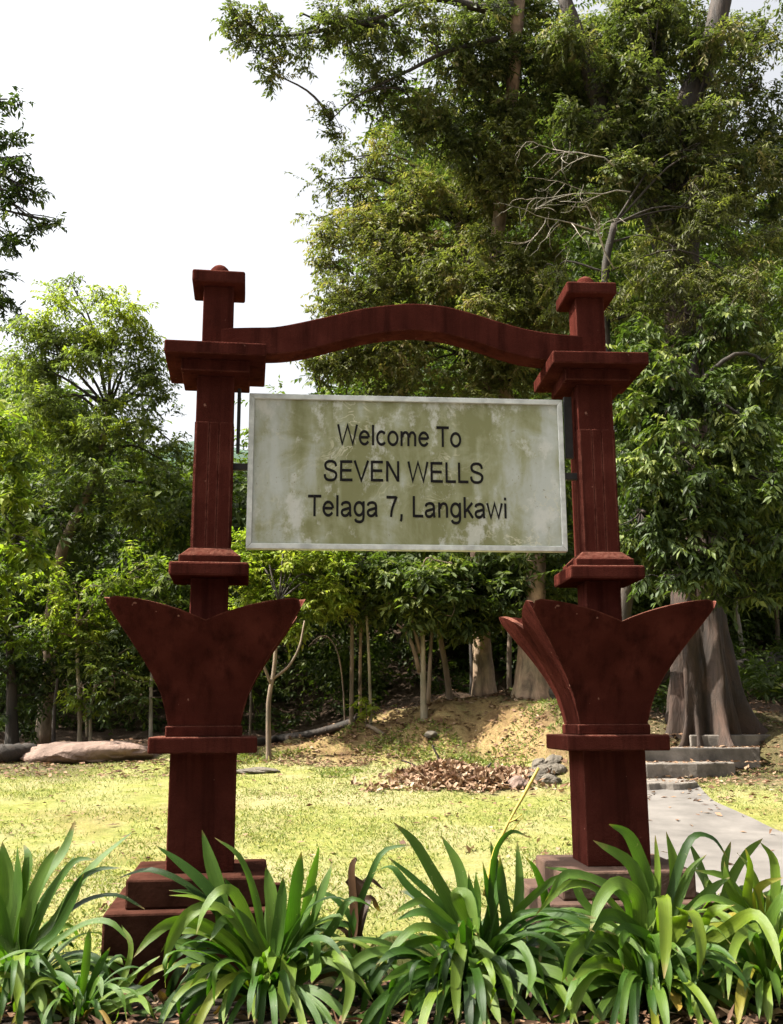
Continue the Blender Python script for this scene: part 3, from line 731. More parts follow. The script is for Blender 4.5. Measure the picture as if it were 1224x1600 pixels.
tree('feathery_tree', 'brownish feathery tree with bare pale twigs above the right post cap', (1000, 1120, 14.6),
     [(965, 900, 13.6), (950, 600, 13.2), (946, 430, 13), (960, 350, 12.9)], .08, .045,
     [(1010, 420, 12.8, 60), (1080, 400, 12.9, 75), (1160, 440, 12.9, 70), (1100, 320, 13, 60), (1170, 350, 13, 60), (1040, 480, 12.8, 66), (1110, 500, 12.8, 60), (1200, 500, 12.9, 55), (1100, 230, 13.2, 55), (1160, 260, 13.3, 55), (870, 440, 13.4, 40, .5), (960, 470, 13, 40, .8)],
     M['brownish'], M['bark_dark'], .085, 1.5, G_RIGHT, .55, 20, .6, .4, .45, .018, lw=.26, extra=bare_twigs)
def fork(root, b, paths, r, m):
    mb = MB()
    for p in paths:
        c = crv([P(*q) for q in p], 14); mb.tube(c - b, np.linspace(r, r * .5, 14), 7, .15)
    mb.build('forked_stem', m, root, smooth=True)
G_LOW = 'small trees at the forest edge'
tree('sapling_tree', 'yellow green small tree with pale forked stem just right of the left post', (421, 1165, 14.0),
     [(420, 1100, 14), (428, 1050, 14), (432, 1000, 14), (436, 940, 14.2)], .036, .02,
     [(430, 905, 14.5, 54), (480, 930, 14.5, 48), (400, 945, 14.6, 46), (510, 890, 14.6, 46), (460, 975, 14.4, 32, .8), (385, 880, 14.6, 50), (420, 850, 14.8, 54), (470, 860, 14.8, 54), (520, 930, 14.8, 40), (500, 850, 15, 50)],
     M['bright'], M['bark'], .09, 1.4, G_LOW, .4, 14, limb=.022, tint0=.75, flare=1.3,
     extra=lambda r, b: fork(r, b, [[(424, 1070, 14), (412, 1040, 13.9), (402, 1020, 13.9), (398, 1000, 13.9)], [(428, 1060, 14), (452, 1040, 14), (468, 1010, 14), (476, 970, 14.1)]], .022, M['bark']))
SL = dict(flare=1.35, limb=.016, twigs=4)
tree('slender_tree', 'thin brown stem, first of the close group left of the sign centre', (549, 1122, 15.2), [(550, 1040, 15.2), (551, 960, 15.2), (556, 880, 15.2)], 0.034, 0.024,
     [(545, 915, 15.2, 40), (570, 885, 15.2, 50), (525, 895, 15.4, 44), (540, 950, 15.2, 28)], M['green'], M['bark'], .12, .9, G_LOW, .45, 14, **SL)
tree('slender_tree', 'slim reddish stem in the middle of the close group', (563, 1120, 15.3), [(563, 1040, 15.3), (565, 960, 15.3), (570, 880, 15.3)], 0.027, 0.020,
     [(585, 915, 15.0, 44), (600, 875, 15.1, 48), (575, 950, 15.1, 30)], M['green'], M['bark_peel'], .12, .9, G_LOW, .45, 14, **SL)
tree('slender_tree', 'pale straight stem, last of the close group, foot on the bank', (580, 1117, 15.1), [(577, 1040, 15.1), (573, 960, 15.1), (566, 890, 15.2)], 0.023, 0.018,
     [(560, 930, 15.2, 28), (610, 930, 15.2, 36)], M['green'], M['bark_pale'], .12, .9, G_LOW, .45, 14, **SL)
tree('slender_tree', 'mossy pale double stem below the middle of the sign', (663, 1100, 15.0), [(661, 1040, 15), (660, 980, 15), (655, 900, 15)], 0.051, 0.027,
     [(640, 895, 14.8, 46), (675, 915, 14.7, 46), (605, 905, 14.9, 46), (650, 950, 14.6, 36), (690, 880, 14.8, 50), (620, 945, 14.6, 32), (690, 955, 14.7, 34)], M['green'], M['bark_pale'], .13, 1.0, G_LOW, .45, 14, tint0=.62,
     extra=lambda r, b: fork(r, b, [[(669, 1100, 14.95), (672, 1040, 15), (676, 980, 15.1), (690, 920, 15.1)], [(656, 1050, 15), (645, 1010, 14.9), (632, 985, 14.9), (620, 975, 14.9)],
                                     [(656, 1020, 15), (648, 985, 14.9), (640, 960, 14.9)]], .035, M['bark']), **SL)
tree('slender_tree', 'brown trunk leaning left just right of the mossy double stem', (705, 1094, 15.6), [(697, 1045, 15.6), (686, 985, 15.6), (675, 900, 15.6)], 0.051, 0.031,
     [(715, 930, 15.1, 50), (740, 895, 15.1, 56), (712, 965, 15.0, 38), (765, 940, 15.1, 40), (730, 975, 15.1, 30)], M['green'], M['bark'], .13, 1.0, G_LOW, .45, 14, **SL)
tree('slender_tree', 'dark slim trunk tight against the flaking pale trunk', (738, 1092, 16.2), [(737, 1020, 16.2), (733, 950, 16.2), (730, 880, 16.2)], 0.037, 0.031,
     [(780, 925, 15.3, 46), (800, 895, 15.2, 54), (800, 955, 15.4, 34)], M['green'], M['bark_dark'], .13, 1.0, G_LOW, .45, 14, **SL)
tree('slender_tree', 'dim greyish stem between the flaking trunk and the reddish flared trunk', (795, 1086, 16.6), [(796, 1020, 16.6), (798, 950, 16.6), (800, 880, 16.6)], 0.041, 0.034,
     [(850, 905, 15.2, 42), (860, 870, 15.0, 44), (815, 950, 15.4, 26, .7)], M['green'], M['bark'], .13, 1.0, G_LOW, .45, 14, **SL)
tree('arching_sapling', 'bare thin stem arching over in the dark forest gap', (540, 1118, 16.0), [(536, 1070, 16), (528, 1020, 16), (512, 995, 16), (495, 998, 16), (482, 1010, 16)], 0.015, 0.007,
     [], M['green'], M['bark'], .12, .9, G_LOW, flare=1.2, nseg=6)
tree('slender_tree', 'thin pale stem in the shade left of the forked sapling', (391, 1140, 17.5), [(393, 1060, 17.5), (396, 960, 17.5)], 0.020, 0.017,
     [(395, 800, 17.5, 50), (370, 760, 17.8, 44), (400, 900, 17.8, 44)], M['green'], M['bark'], .14, .8, G_LOW, .5, 14, **SL)
G_LEFT = 'trees left of the gate'
tree('spreading_tree', 'broad grey green tree with sunlit yellow top left of the left post', (70, 1150, 17.5), [(78, 1000, 17.2), (92, 880, 16.8), (118, 810, 16.6), (150, 740, 16.6), (170, 640, 16.6)], .13, .05,
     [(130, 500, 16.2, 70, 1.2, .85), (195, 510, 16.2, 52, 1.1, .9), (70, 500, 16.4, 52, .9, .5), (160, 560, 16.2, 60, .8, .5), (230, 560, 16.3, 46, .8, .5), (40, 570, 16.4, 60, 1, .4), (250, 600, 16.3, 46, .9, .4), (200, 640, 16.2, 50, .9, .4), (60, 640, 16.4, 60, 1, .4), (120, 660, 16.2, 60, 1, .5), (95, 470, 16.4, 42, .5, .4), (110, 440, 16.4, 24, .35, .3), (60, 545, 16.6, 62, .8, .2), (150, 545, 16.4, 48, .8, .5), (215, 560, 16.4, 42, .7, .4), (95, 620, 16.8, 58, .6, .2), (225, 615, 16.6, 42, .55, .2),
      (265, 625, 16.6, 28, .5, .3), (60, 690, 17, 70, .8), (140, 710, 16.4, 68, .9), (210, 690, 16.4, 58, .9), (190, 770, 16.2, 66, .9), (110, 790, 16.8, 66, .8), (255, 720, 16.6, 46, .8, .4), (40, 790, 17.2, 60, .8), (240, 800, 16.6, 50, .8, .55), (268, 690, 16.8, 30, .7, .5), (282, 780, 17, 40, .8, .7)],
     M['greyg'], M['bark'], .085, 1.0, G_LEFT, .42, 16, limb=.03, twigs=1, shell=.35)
tree('bright_tree', 'bright yellow green bushy tree at the left edge of the lawn', (-70, 1160, 14.8), [(-60, 1000, 14.8), (-45, 850, 14.8), (-30, 700, 14.8)], .1, .05,
     [(0, 650, 14.5, 44), (-20, 720, 14.6, 60), (20, 820, 14.4, 46), (-10, 790, 14.5, 56), (0, 880, 14.4, 44), (-35, 640, 14.8, 50), (40, 850, 14.3, 30, .8), (-30, 930, 14.6, 50)],
     M['bright'], M['bark'], .15, .75, G_LEFT, .5, 12, limb=.03, tint0=.5, lw=.42)
tree('tall_edge_tree', 'tall dark tree rising out of frame at the far left against the sky', (-160, 1150, 17.5), [(-150, 900, 17.5), (-140, 600, 17.5), (-120, 350, 17.3), (-90, 180, 17.2)], .2, .08,
     [(12, 155, 17, 26, .4), (8, 215, 17, 32, .8), (28, 265, 17, 34, .7), (55, 300, 17, 28, .65), (15, 300, 17, 34, .7), (72, 345, 17, 18, .55), (60, 350, 17, 22, .5), (20, 375, 17, 30, .6), (-30, 250, 17.2, 60), (-40, 350, 17.2, 60), (-30, 180, 17.2, 50), (-10, 440, 17.4, 34, .7), (5, 480, 17.4, 30, .7)],
     M['dark'], M['bark_dark'], .13, .62, G_LEFT, .5, 12, limb=.04, shell=.3, tint0=.4)
tree('undergrowth_tree', 'sunlit yellow green tree below the spreading one, behind the boulder', (126, 1152, 15.5), [(125, 1100, 15.5), (122, 1050, 15.5), (120, 980, 15.5)], .035, .025,
     [(105, 965, 15.4, 50, 1, .75), (150, 970, 15.4, 44, 1, .6), (70, 1000, 15.5, 48, 1, .4), (140, 1095, 15.3, 30, .8, .7), (120, 1085, 15.3, 26, .8, .8), (180, 920, 15.5, 50), (220, 890, 15.5, 44), (90, 910, 15.6, 52)],
     M['bright'], M['bark_pale'], .10, .62, G_LEFT, .4, 14, limb=.02, tint0=.5)
tree('undergrowth_tree', 'low bushy tree with two thin pale stems behind the boulder', (143, 1152, 15.4), [(142, 1110, 15.4), (148, 1075, 15.4), (160, 1040, 15.4)], .025, .018,
     [(180, 1085, 15.3, 34, 1, .6), (200, 1050, 15.4, 42), (215, 1100, 15.3, 32, 1, .5), (165, 1030, 15.5, 44), (240, 1030, 15.5, 40, 1, .6)], M['green'], M['bark_pale'], .10, .62, G_LEFT, .4, 14, limb=.014, tint0=.6,
     extra=lambda r, b: fork(r, b, [[(136, 1152, 15.4), (134, 1110, 15.4), (130, 1070, 15.4)]], .02, M['bark_pale']))
tree('undergrowth_tree', 'leafy small tree with whitish straight stem close to the left post', (237, 1150, 15.3), [(236, 1100, 15.3), (237, 1060, 15.3), (240, 980, 15.3)], .03, .022,
     [(240, 950, 15.4, 44, 1, .5), (255, 1000, 15.3, 34), (270, 900, 15.5, 44, 1, .5), (200, 985, 15.6, 50)], M['green'], M['dead'], .10, .62, G_LEFT, .4, 14, limb=.014, tint0=.5)
tree('undergrowth_tree', 'dark low tree at the far left edge of the clearing', (20, 1170, 15.5), [(18, 1050, 15.5), (10, 950, 15.5)], .09, .05,
     [(20, 980, 15.5, 55), (50, 1060, 15.6, 50), (0, 1060, 15.5, 55), (90, 1080, 15.8, 50), (-30, 1000, 15.5, 60), (30, 1120, 15.7, 40)], M['dark'], M['bark_dark'], .12, .6, G_LEFT, .45, 12, limb=.025, tint0=.3)
tree('charred_pole', 'thin black bare trunk standing in front of the pink boulder', (84, 1186, 15.2), [(84, 1140, 15.2), (86, 1100, 15.2), (90, 1060, 15.2)], .035, .02, [], M['dark'], M['darkwood'], flare=1.1, nseg=7, cat='dead trunk')
G_FAR = 'pale stems up the slope'
tree('slender_tree', 'whitish leaning stem up the slope right of the right capital', (1162, 1022, 21), [(1156, 985, 21), (1150, 945, 21), (1146, 880, 21)], .05, .04,
     [(1150, 860, 21, 50), (1180, 840, 21, 50)], M['dark'], M['dead'], .2, .7, G_FAR, .7, 12, **SL)
tree('slender_tree', 'pale mottled trunk half hidden by the horn of the right capital', (1122, 1030, 20), [(1119, 990, 20), (1117, 940, 20), (1115, 880, 20)], .11, .09,
     [(1110, 860, 20.5, 50), (1090, 900, 21, 45)], M['dark'], M['bark_pale'], .2, .7, G_FAR, .7, 12, **SL)
tree('slender_tree', 'greyish stem at the right edge beside the upper path', (1214, 1000, 22), [(1214, 960, 22), (1212, 920, 22), (1210, 850, 22)], .05, .04,
     [(1220, 850, 22, 55), (1250, 900, 22, 50)], M['dark'], M['bark'], .2, .7, G_FAR, .7, 12, **SL)

# the wood behind: one mass of foliage that nobody could count
bl = []
ht_x = [-40, -9, -7.2, -3.2, -1.6, -.5, 2, 40]
rb = random.Random(11)
for Y in np.arange(19.5, 46, 2.6):
    for x in np.arange(-Y * .62, Y * .62, 2.3):
        X = x + rb.uniform(-.9, .9); y = Y + rb.uniform(-.9, .9)
        s = X / y * 20
        Hh = np.interp(s, [-12, -6.5, -4.6, -2.6, -1.7, -.9, -.2, .7, 5, 6.5, 12], [8.5, 6.4, 4.6, 4.6, 5.2, 6.4, 10.5, 13, 14, 10.5, 10]) * (y / 20) ** .8 * rb.uniform(.85, 1.05)
        lo = 2.7 + rb.random() * 1.0 if y < 22 else .2
        z = lo + 1.0
        gz = terr1(X, y) * .55 if y > 26 else terr1(X, y)
        while z < Hh:
            bl.append((X + rb.uniform(-.7, .7), y + rb.uniform(-.7, .7), gz + z, rb.uniform(1.0, 1.7))); z += rb.uniform(1.5, 2.2)
for an in np.arange(150, 391, 7.5):                       # unseen foliage behind the camera, added to cut skylight on the front faces
    for rad in (13, 17):
        x = rad * math.cos(R(an + rad)); y = 1 + rad * math.sin(R(an + rad)) * .95
        z = 2.0
        if y > -3.5: continue
        while z < 13: bl.append((x + rb.uniform(-.8, .8), y + rb.uniform(-.8, .8), z, rb.uniform(1.3, 1.9))); z += rb.uniform(1.7, 2.4)
for y in np.arange(17.0, 31, 1.5):                        # closed low canopy over the dark gap behind the stems
    for x in np.arange(-9, 9, 1.5):
        s = (x + 1.0) / y * 20; zz_ = terr1(x, y) + 3.3 + rb.uniform(-.2, 1.2) + .07 * (y - 17)
        bl.append((x + rb.uniform(-.6, .6), y + rb.uniform(-.5, .5), zz_, rb.uniform(1.0, 1.35)))
acc = [[] for _ in range(6)]
for (x, y, z, r) in bl:
    o_ = spray_leaves(np.array([x, y, z]), np.array([r * 1.15, r, r * .8]), 64 if y < 25 else 40, 10 if y > 25 else 16, .9, .16 if y < 25 else (.26 if y < 30 else .34), .4, .45, float(rb.uniform(.25, .6)), 1.0, .45)
    for a, b in zip(acc, o_[:6]): a.append(b)
o = leaves('forest', *[np.concatenate(a) for a in acc], M['green'], None, .12); tag(o, kind='stuff'); COUNT += len(o.data.polygons) // 2
# undergrowth in the shade and along the forest edge
n = 1500; X = rng.uniform(-14, 14, n); Y = rng.uniform(15.6, 30, n)
acc = [[] for _ in range(6)]
for x, y in zip(X, Y):
    if -7.5 < x < 3.4 and (y < 21 or rng.random() < .8): continue
    r = rng.uniform(.15, .45)
    o_ = spray_leaves(np.array([x, y, terr1(x, y) + r * .7]), np.array([r, r, r]), 7, 9, .4, .16, .3, .3, .4, 1.0, .4)
    for a, b in zip(acc, o_[:6]): a.append(b)
o = leaves('undergrowth', *[np.concatenate(a) for a in acc], M['green'], None, .1); tag(o, kind='stuff')
# far hill
hv = []; nx2, ny2 = 60, 20
for j in range(ny2):
    for i in range(nx2):
        x = -420 + 840 * i / (nx2 - 1); y = 330 + 200 * j / (ny2 - 1)
        hv.append((x, y, 118 * math.exp(-((x + 75) / 150) ** 2) * math.sin(math.pi * min(1, (j + .3) / ny2)) * (.8 + .4 * float(fbm(x * .02, y * .02))) - 2))
ii = np.arange(nx2 * ny2).reshape(ny2, nx2)
q = np.stack([ii[:-1, :-1], ii[:-1, 1:], ii[1:, 1:], ii[1:, :-1]], -1).reshape(-1, 4)
o = mesh_np('hill', np.array(hv), q, M['hill']); tag(o, kind='structure')

# ------------------------------------------------------------------ clearing: steps, stones, leaf heap
steps = empty('stone_steps', G(1050, 1226)); tag(steps, 'low worn concrete steps climbing right past the buttressed tree', 'steps')
sb = np.array(steps.location)
SP = [  # front edge left, front edge right (pixels at tread level), depth, drop
    [(980, 1223), (1092, 1223), 11.3, 12.2], [(985, 1198), (1150, 1187), 12.2, 12.8], [(1000, 1175), (1190, 1163), 12.8, 13.5], [(1080, 1154), (1250, 1142), 13.5, 14.6]]
STEP_Z = []
for k, (a, b, y0, y1) in enumerate(SP):
    pa, pb = P(*a, y0), P(*b, y0 + .22); z1 = .62 + .135 * (k + 1) if k else .70
    z1 = (pa[2] + pb[2]) / 2; STEP_Z.append(z1)
    mb = MB(); m_ = 14; vs = []
    for z in (z1 - .26, z1):
        for t in np.linspace(0, 1, m_):
            p = pa * (1 - t) + pb * t; p[1] += .05 * math.sin(t * 7 + k) * (.5 + t) + .10 * (float(vnoise(t * 6 + k * 3, k * 2.)) - .5); vs.append((p[0] - sb[0], p[1] - sb[1], z - sb[2]))
        for t in np.linspace(1, 0, m_):
            p = pa * (1 - t) + pb * t; vs.append((p[0] + .06 - sb[0], y1 + .25 * t - sb[1] + .2, z - sb[2]))
    n = 2 * m_
    mb.add(vs, [tuple(range(n))[::-1], tuple(range(n, 2 * n))] + [(i, (i + 1) % n, n + (i + 1) % n, n + i) for i in range(n)])
    mb.build('step', M['conc'], steps, .015)
def rock(name, label, px, py, r, squash, m, group=None, cat='stone', sink=.25, stretch=(1, 1), rot=None, seed=0):
    p = G(px, py); rg = np.random.default_rng(seed + int(px * 7 + py))
    import bmesh
    bm = bmesh.new(); bmesh.ops.create_icosphere(bm, subdivisions=4, radius=1)
    ph = rg.random(3) * 20
    for v in bm.verts:
        c = np.array(v.co); 
        d = 1 + .42 * (float(fbm(c[0] * 1.4 + ph[0] + c[2], c[1] * 1.4 + ph[1] - c[2] * .7, 4)) - .5) * 2
        d += .10 * (float(fbm(c[0] * 5 + ph[1], c[2] * 5 + c[1] * 4 + ph[0], 2)) - .5)
        c = c * d; c[2] = c[2] if c[2] > -.4 else -.4
        v.co = (c[0] * r * stretch[0], c[1] * r * stretch[1], c[2] * r * squash)
    me = bpy.data.meshes.new(name); bm.to_mesh(me); bm.free(); me.materials.append(m)
    for q in me.polygons: q.use_smooth = True
    try: me.set_sharp_from_angle(angle=R(35))
    except Exception: pass
    o = bpy.data.objects.new(name, me); C.objects.link(o); o.location = (p[0], p[1], p[2] + r * squash * (.4 - sink)); o.rotation_euler = (0, 0, rg.random() * 6 if rot is None else rot)
    tag(o, label, cat, group); return o
rock('boulder', 'long smooth pinkish boulder lying at the left edge of the forest', 146, 1186, 1.0, .22, M['rock'], None, 'boulder', .15, (1.05, .55), .05)
rock('flat_stone', 'flat pale stone in the grass right of the left post', 398, 1207, .24, .2, M['stone'], None, 'stone', .2, (1.1, .6), .1)
STG = 'stones piled beside the path left of the right post'
for k, (px, py, r, lab) in enumerate([(842, 1222, .13, 'grey stone at the foot of the stone pile'), (862, 1224, .11, 'small stone at the base of the pile nearest the right post'), (852, 1210, .13, 'stone in the middle of the pile'),
                                      (872, 1208, .12, 'stone low on the right side of the pile'), (846, 1199, .11, 'pale stone on the left of the pile'), (866, 1194, .12, 'stone near the top of the pile'), (835, 1211, .10, 'leftmost small stone of the pile')]):
    rock('stone', lab, px, py, r, .7, M['stone'], STG, 'stone', .1)
rock('stone', 'pale stone on the crest of the bank behind the right capital', 858, 1092, .22, .55, M['stone'], None, 'stone', .2)
rock('stone', 'small pale stone lying on the face of the bank', 675, 1152, .10, .6, M['stone'], None, 'stone', .2)
rock('stone', 'brown lump at the right end of the leaf heap', 810, 1232, .12, .8, M['rock'], None, 'stone', .2)
def log(name, label, pts, r, m, cat='log'):
    c = crv([G(*p) for p in pts], 18); b = c[0].copy(); mb = MB(); mb.tube(c + np.array([0, 0, r * .5]) - b, np.linspace(r, r * .75, 18), 9, .25)
    o = mb.build(name, m, smooth=True); o.location = b; tag(o, label, cat); return o
log('log', 'dark damp log edging the forest floor beyond the lawn', [(385, 1168), (430, 1160), (480, 1153), (530, 1140), (560, 1128)], .07, M['darkwood'])
log('log', 'short dark log fallen at the far left of the lawn', [(-30, 1192), (10, 1190), (50, 1184)], .16, M['darkwood'])
log('branch', 'thin grey fallen branch lying up the bank', [(600, 1150), (575, 1136), (545, 1128)], .03, M['bark'], 'branch')
o = log('fallen_trunk', 'mottled fallen trunk lying beside the upper path', [(1150, 1062), (1185, 1050), (1230, 1038), (1300, 1020)], .22, M['bark_dark'], 'fallen trunk')
# upper path slab
pu = [G(1128, 1068), G(1180, 1070), G(1240, 1078), G(1320, 1090)]
mb = MB(); c = crv(pu, 24); vs = []
for p in c:
    for dy, dz in ((0, -.15), (0, .07), (1.1, .08), (1.1, -.15)): vs.append((p[0], p[1] + dy, terr1(p[0], p[1]) + dz))
mb.add(vs, [(i * 4 + k, (i + 1) * 4 + k, (i + 1) * 4 + (k + 1) % 4, i * 4 + (k + 1) % 4) for i in range(23) for k in range(4)])
o = mb.build('upper_path', M['conc']); tag(o, kind='structure')

# heap of raked dead leaves
hc = G(690, 1228); n = 12000
LOB = [(0, .15, .14, .34), (.42, -.05, .075, .38), (-.62, -.42, .02, .42), (.85, .35, .05, .42), (-.25, .3, .05, .34), (.15, -.35, .03, .36)]
def heapz(dx, dy):
    return sum(h_ * np.exp(-(((dx - a_) / r0) ** 2 + ((dy - b_) / r0) ** 2)) for a_, b_, h_, r0 in LOB) * (.55 + .9 * fbm(dx * 4 + 5, dy * 4))
dx = rng.uniform(-1.3, 1.5, n * 2); dy = rng.uniform(-1.0, 1.1, n * 2); n = n * 2
hh = heapz(dx, dy)
X = hc[0] + dx + .05; Y = hc[1] + dy + .25
keep = hh + .05 * (fbm(dx * 5, dy * 5) - .5) > .010 + .075 * rng.random(n)
X, Y, hh = X[keep], Y[keep], hh[keep]; n = len(X)
heap = empty('leaf_heap', (hc[0], hc[1], terr1(hc[0], hc[1]))); tag(heap, 'raked heap of dead brown leaves and twigs on the lawn', 'leaf heap')
hb = np.array(heap.location)
gxx, gyy = np.meshgrid(np.linspace(-1.5, 1.6, 50), np.linspace(-1.3, 1.3, 50))
zz = heapz(gxx, gyy) - .045
V = np.stack([gxx + .05, gyy + .25, zz + terr(gxx + hc[0] + .05, gyy + hc[1] + .25) - hb[2]], -1).reshape(-1, 3)
ii = np.arange(2500).reshape(50, 50); q = np.stack([ii[:-1, :-1], ii[:-1, 1:], ii[1:, 1:], ii[1:, :-1]], -1).reshape(-1, 4)
M['mould'] = simple('leaf_mould', (.15, .10, .07), .9, 25, .5, .6)
mesh_np('mound', V, q, M['mould'], heap)
base = np.stack([X, Y, terr(X, Y) + hh + .01], 1) - hb
d = rng.normal(size=(n, 3)); d[:, 2] *= .5; nn = rng.normal(size=(n, 3)) * .5 + np.array([0, 0, 1])
leaves('dead_leaves', base, d, nn, rng.uniform(.05, .12, n), rng.uniform(.03, .06, n), np.clip(rng.normal(.66, .24, n), 0, 1), M['dry'], heap, 0)
for pts, r0 in (([(682, 1218), (686, 1195), (680, 1182), (676, 1172)], .018), ([(670, 1215), (690, 1208), (720, 1205), (742, 1210)], .02), ([(750, 1225), (760, 1210), (768, 1200)], .02), ([(655, 1208), (640, 1200), (628, 1196)], .014), ([(700, 1225), (730, 1213), (770, 1216)], .015)):
    g0 = G(*pts[0]); c = crv([P(p[0], p[1] - 8, g0[1] + .1) for p in pts], 10); mb = MB(); mb.tube(c - hb, np.linspace(r0, r0 * .5, 10), 6, .2); mb.build('twig', M['darkwood'], heap, smooth=True)

# scattered dead leaves on lawn, bank, bed
def scatter_dry(n, x0, x1, y0, y1, s0, s1, tm, dens=None, zo=.012):
    X = rng.uniform(x0, x1, n); Y = y0 + (y1 - y0) * rng.random(n)
    if dens is not None: k = rng.random(n) < dens(X, Y); X, Y = X[k], Y[k]
    n = len(X); b = np.stack([X, Y, terr(X, Y) + zo + rng.random(n) * .012], 1)
    d = rng.normal(size=(n, 3)); d[:, 2] = rng.normal(size=n) * .15; nn = rng.normal(size=(n, 3)) * .3 + np.array([0, 0, 1])
    return b, d, nn, rng.uniform(s0, s1, n), rng.uniform(s0, s1, n) * .5, np.clip(rng.normal(tm, .25, n), 0, 1)
parts = [scatter_dry(6000, -1.5, 3.2, 13.2, 16, .04, .09, .5, lambda X, Y: .15 + .85 * (fbm(X * 1.7 + 3, Y * 1.7) > .5)), scatter_dry(1500, -5, 5, 5.4, 14, .04, .10, .5, lambda X, Y: .15 + .85 * (fbm(X * .8, Y * .8) > .55)),
         scatter_dry(5000, 2.2, 7, 10.5, 17, .05, .11, .55, lambda X, Y: .25 + .75 * sm(11.4, 12.6, Y)),
         scatter_dry(3500, -3, 3.2, 13.6, 17, .05, .10, .45, lambda X, Y: .35 + .65 * (fbm(X, Y) > .5)),
         scatter_dry(2500, -8, -2, 12.5, 17, .05, .12, .4)]
o = leaves('fallen_leaves', *[np.concatenate(a) for a in zip(*parts)], M['dry'], None, 0); tag(o, kind='stuff')
n = 420; X = rng.uniform(2.9, 4.8, n); kk = rng.integers(0, 4, n)
yy0 = np.array([q[2] for q in SP])[kk] + rng.uniform(.12, .48, n); zz0 = np.array(STEP_Z)[kk] + .008
d = rng.normal(size=(n, 3)); d[:, 2] *= .1
lo_ = leaves('leaves_on_steps', np.stack([X, yy0, zz0], 1) - sb, d, rng.normal(size=(n, 3)) * .25 + np.array([0, 0, 1]), rng.uniform(.04, .09, n), rng.uniform(.02, .045, n), np.clip(rng.normal(.5, .25, n), 0, 1), M['dry'], steps, 0); lo_['kind'] = 'stuff'
parts = [scatter_dry(3600, -2.6, 2.8, 4.28, 5.5, .03, .11, .34, lambda X, Y: .25 + .75 * (fbm(X * 2.5, Y * 2.5) > .48), .015)]
o = leaves('leaf_litter', *[np.concatenate(a) for a in zip(*parts)], M['dry'], None, 0); tag(o, kind='stuff')
sd = G(572, 1136); o_ = spray_leaves(np.array([sd[0], sd[1], sd[2] + .28]), np.array([.16, .16, .2]), 12, 8, .28, .13, .5, .2, .75, 1.0, .36)
sr = empty('seedling', sd); tag(sr, 'small bright green seedling at the edge of the dark gap behind the bank', 'seedling')
lv = leaves('leaves', o_[0] - sd, *o_[1:6], M['bright'], sr, .1)
mb = MB(); mb.tube([np.array([0, 0, -.03]), np.array([.01, 0, .15]), np.array([0, .01, .34])], [.012, .01, .006], 6); mb.build('stem', M['bark'], sr, smooth=True)
# short grass
n = 150000
Y = 5.25 + 9.2 * rng.random(n) ** 1.5; X = rng.uniform(-1, 1, n) * (Y * .42 + .5)
k = (fbm(X * 1.6, Y * 1.6) + rng.random(n) * .5 > .72) & (Y > 5.2 + .5 * fbm(X * 2, Y * 2))
inpath = (X > np.interp(Y, [8, 9.5, 10.6, 12.2], [1.75, 2.1, 2.4, 2.85])) & (X < np.interp(Y, [8, 9.0, 10.6, 12.2], [4.2, 3.5, 3.2, 3.5])) & (Y > 7)
k &= ~inpath
X, Y = X[k], Y[k]; n = len(X)
b = np.stack([X, Y, terr(X, Y) - .003], 1); d = rng.normal(size=(n, 3)) * .55; d[:, 2] = .75
o = leaves('grass', b, d, rng.normal(size=(n, 3)), rng.uniform(.018, .05, n), rng.uniform(.006, .012, n), np.clip(rng.normal(.45, .25, n), 0, 1), M['grass'], None, .1); tag(o, kind='stuff')

n = 30000; X = rng.uniform(-2.5, 3.2, n); Y = rng.uniform(12.4, 16.2, n)
k = (fbm(X * 1.4 + 8, Y * 1.4) + .25 * sm(1.6, 2.4, X) + rng.random(n) * .25 > .74); X, Y = X[k], Y[k]; n = len(X)
b = np.stack([X, Y, terr(X, Y) - .01], 1); d = rng.normal(size=(n, 3)) * .6; d[:, 2] = .7
o = leaves('bank_grass', b, d, rng.normal(size=(n, 3)), rng.uniform(.05, .14, n), rng.uniform(.012, .022, n), np.clip(rng.normal(.35, .28, n), 0, 1), M['grass'], None, .25); tag(o, kind='stuff')

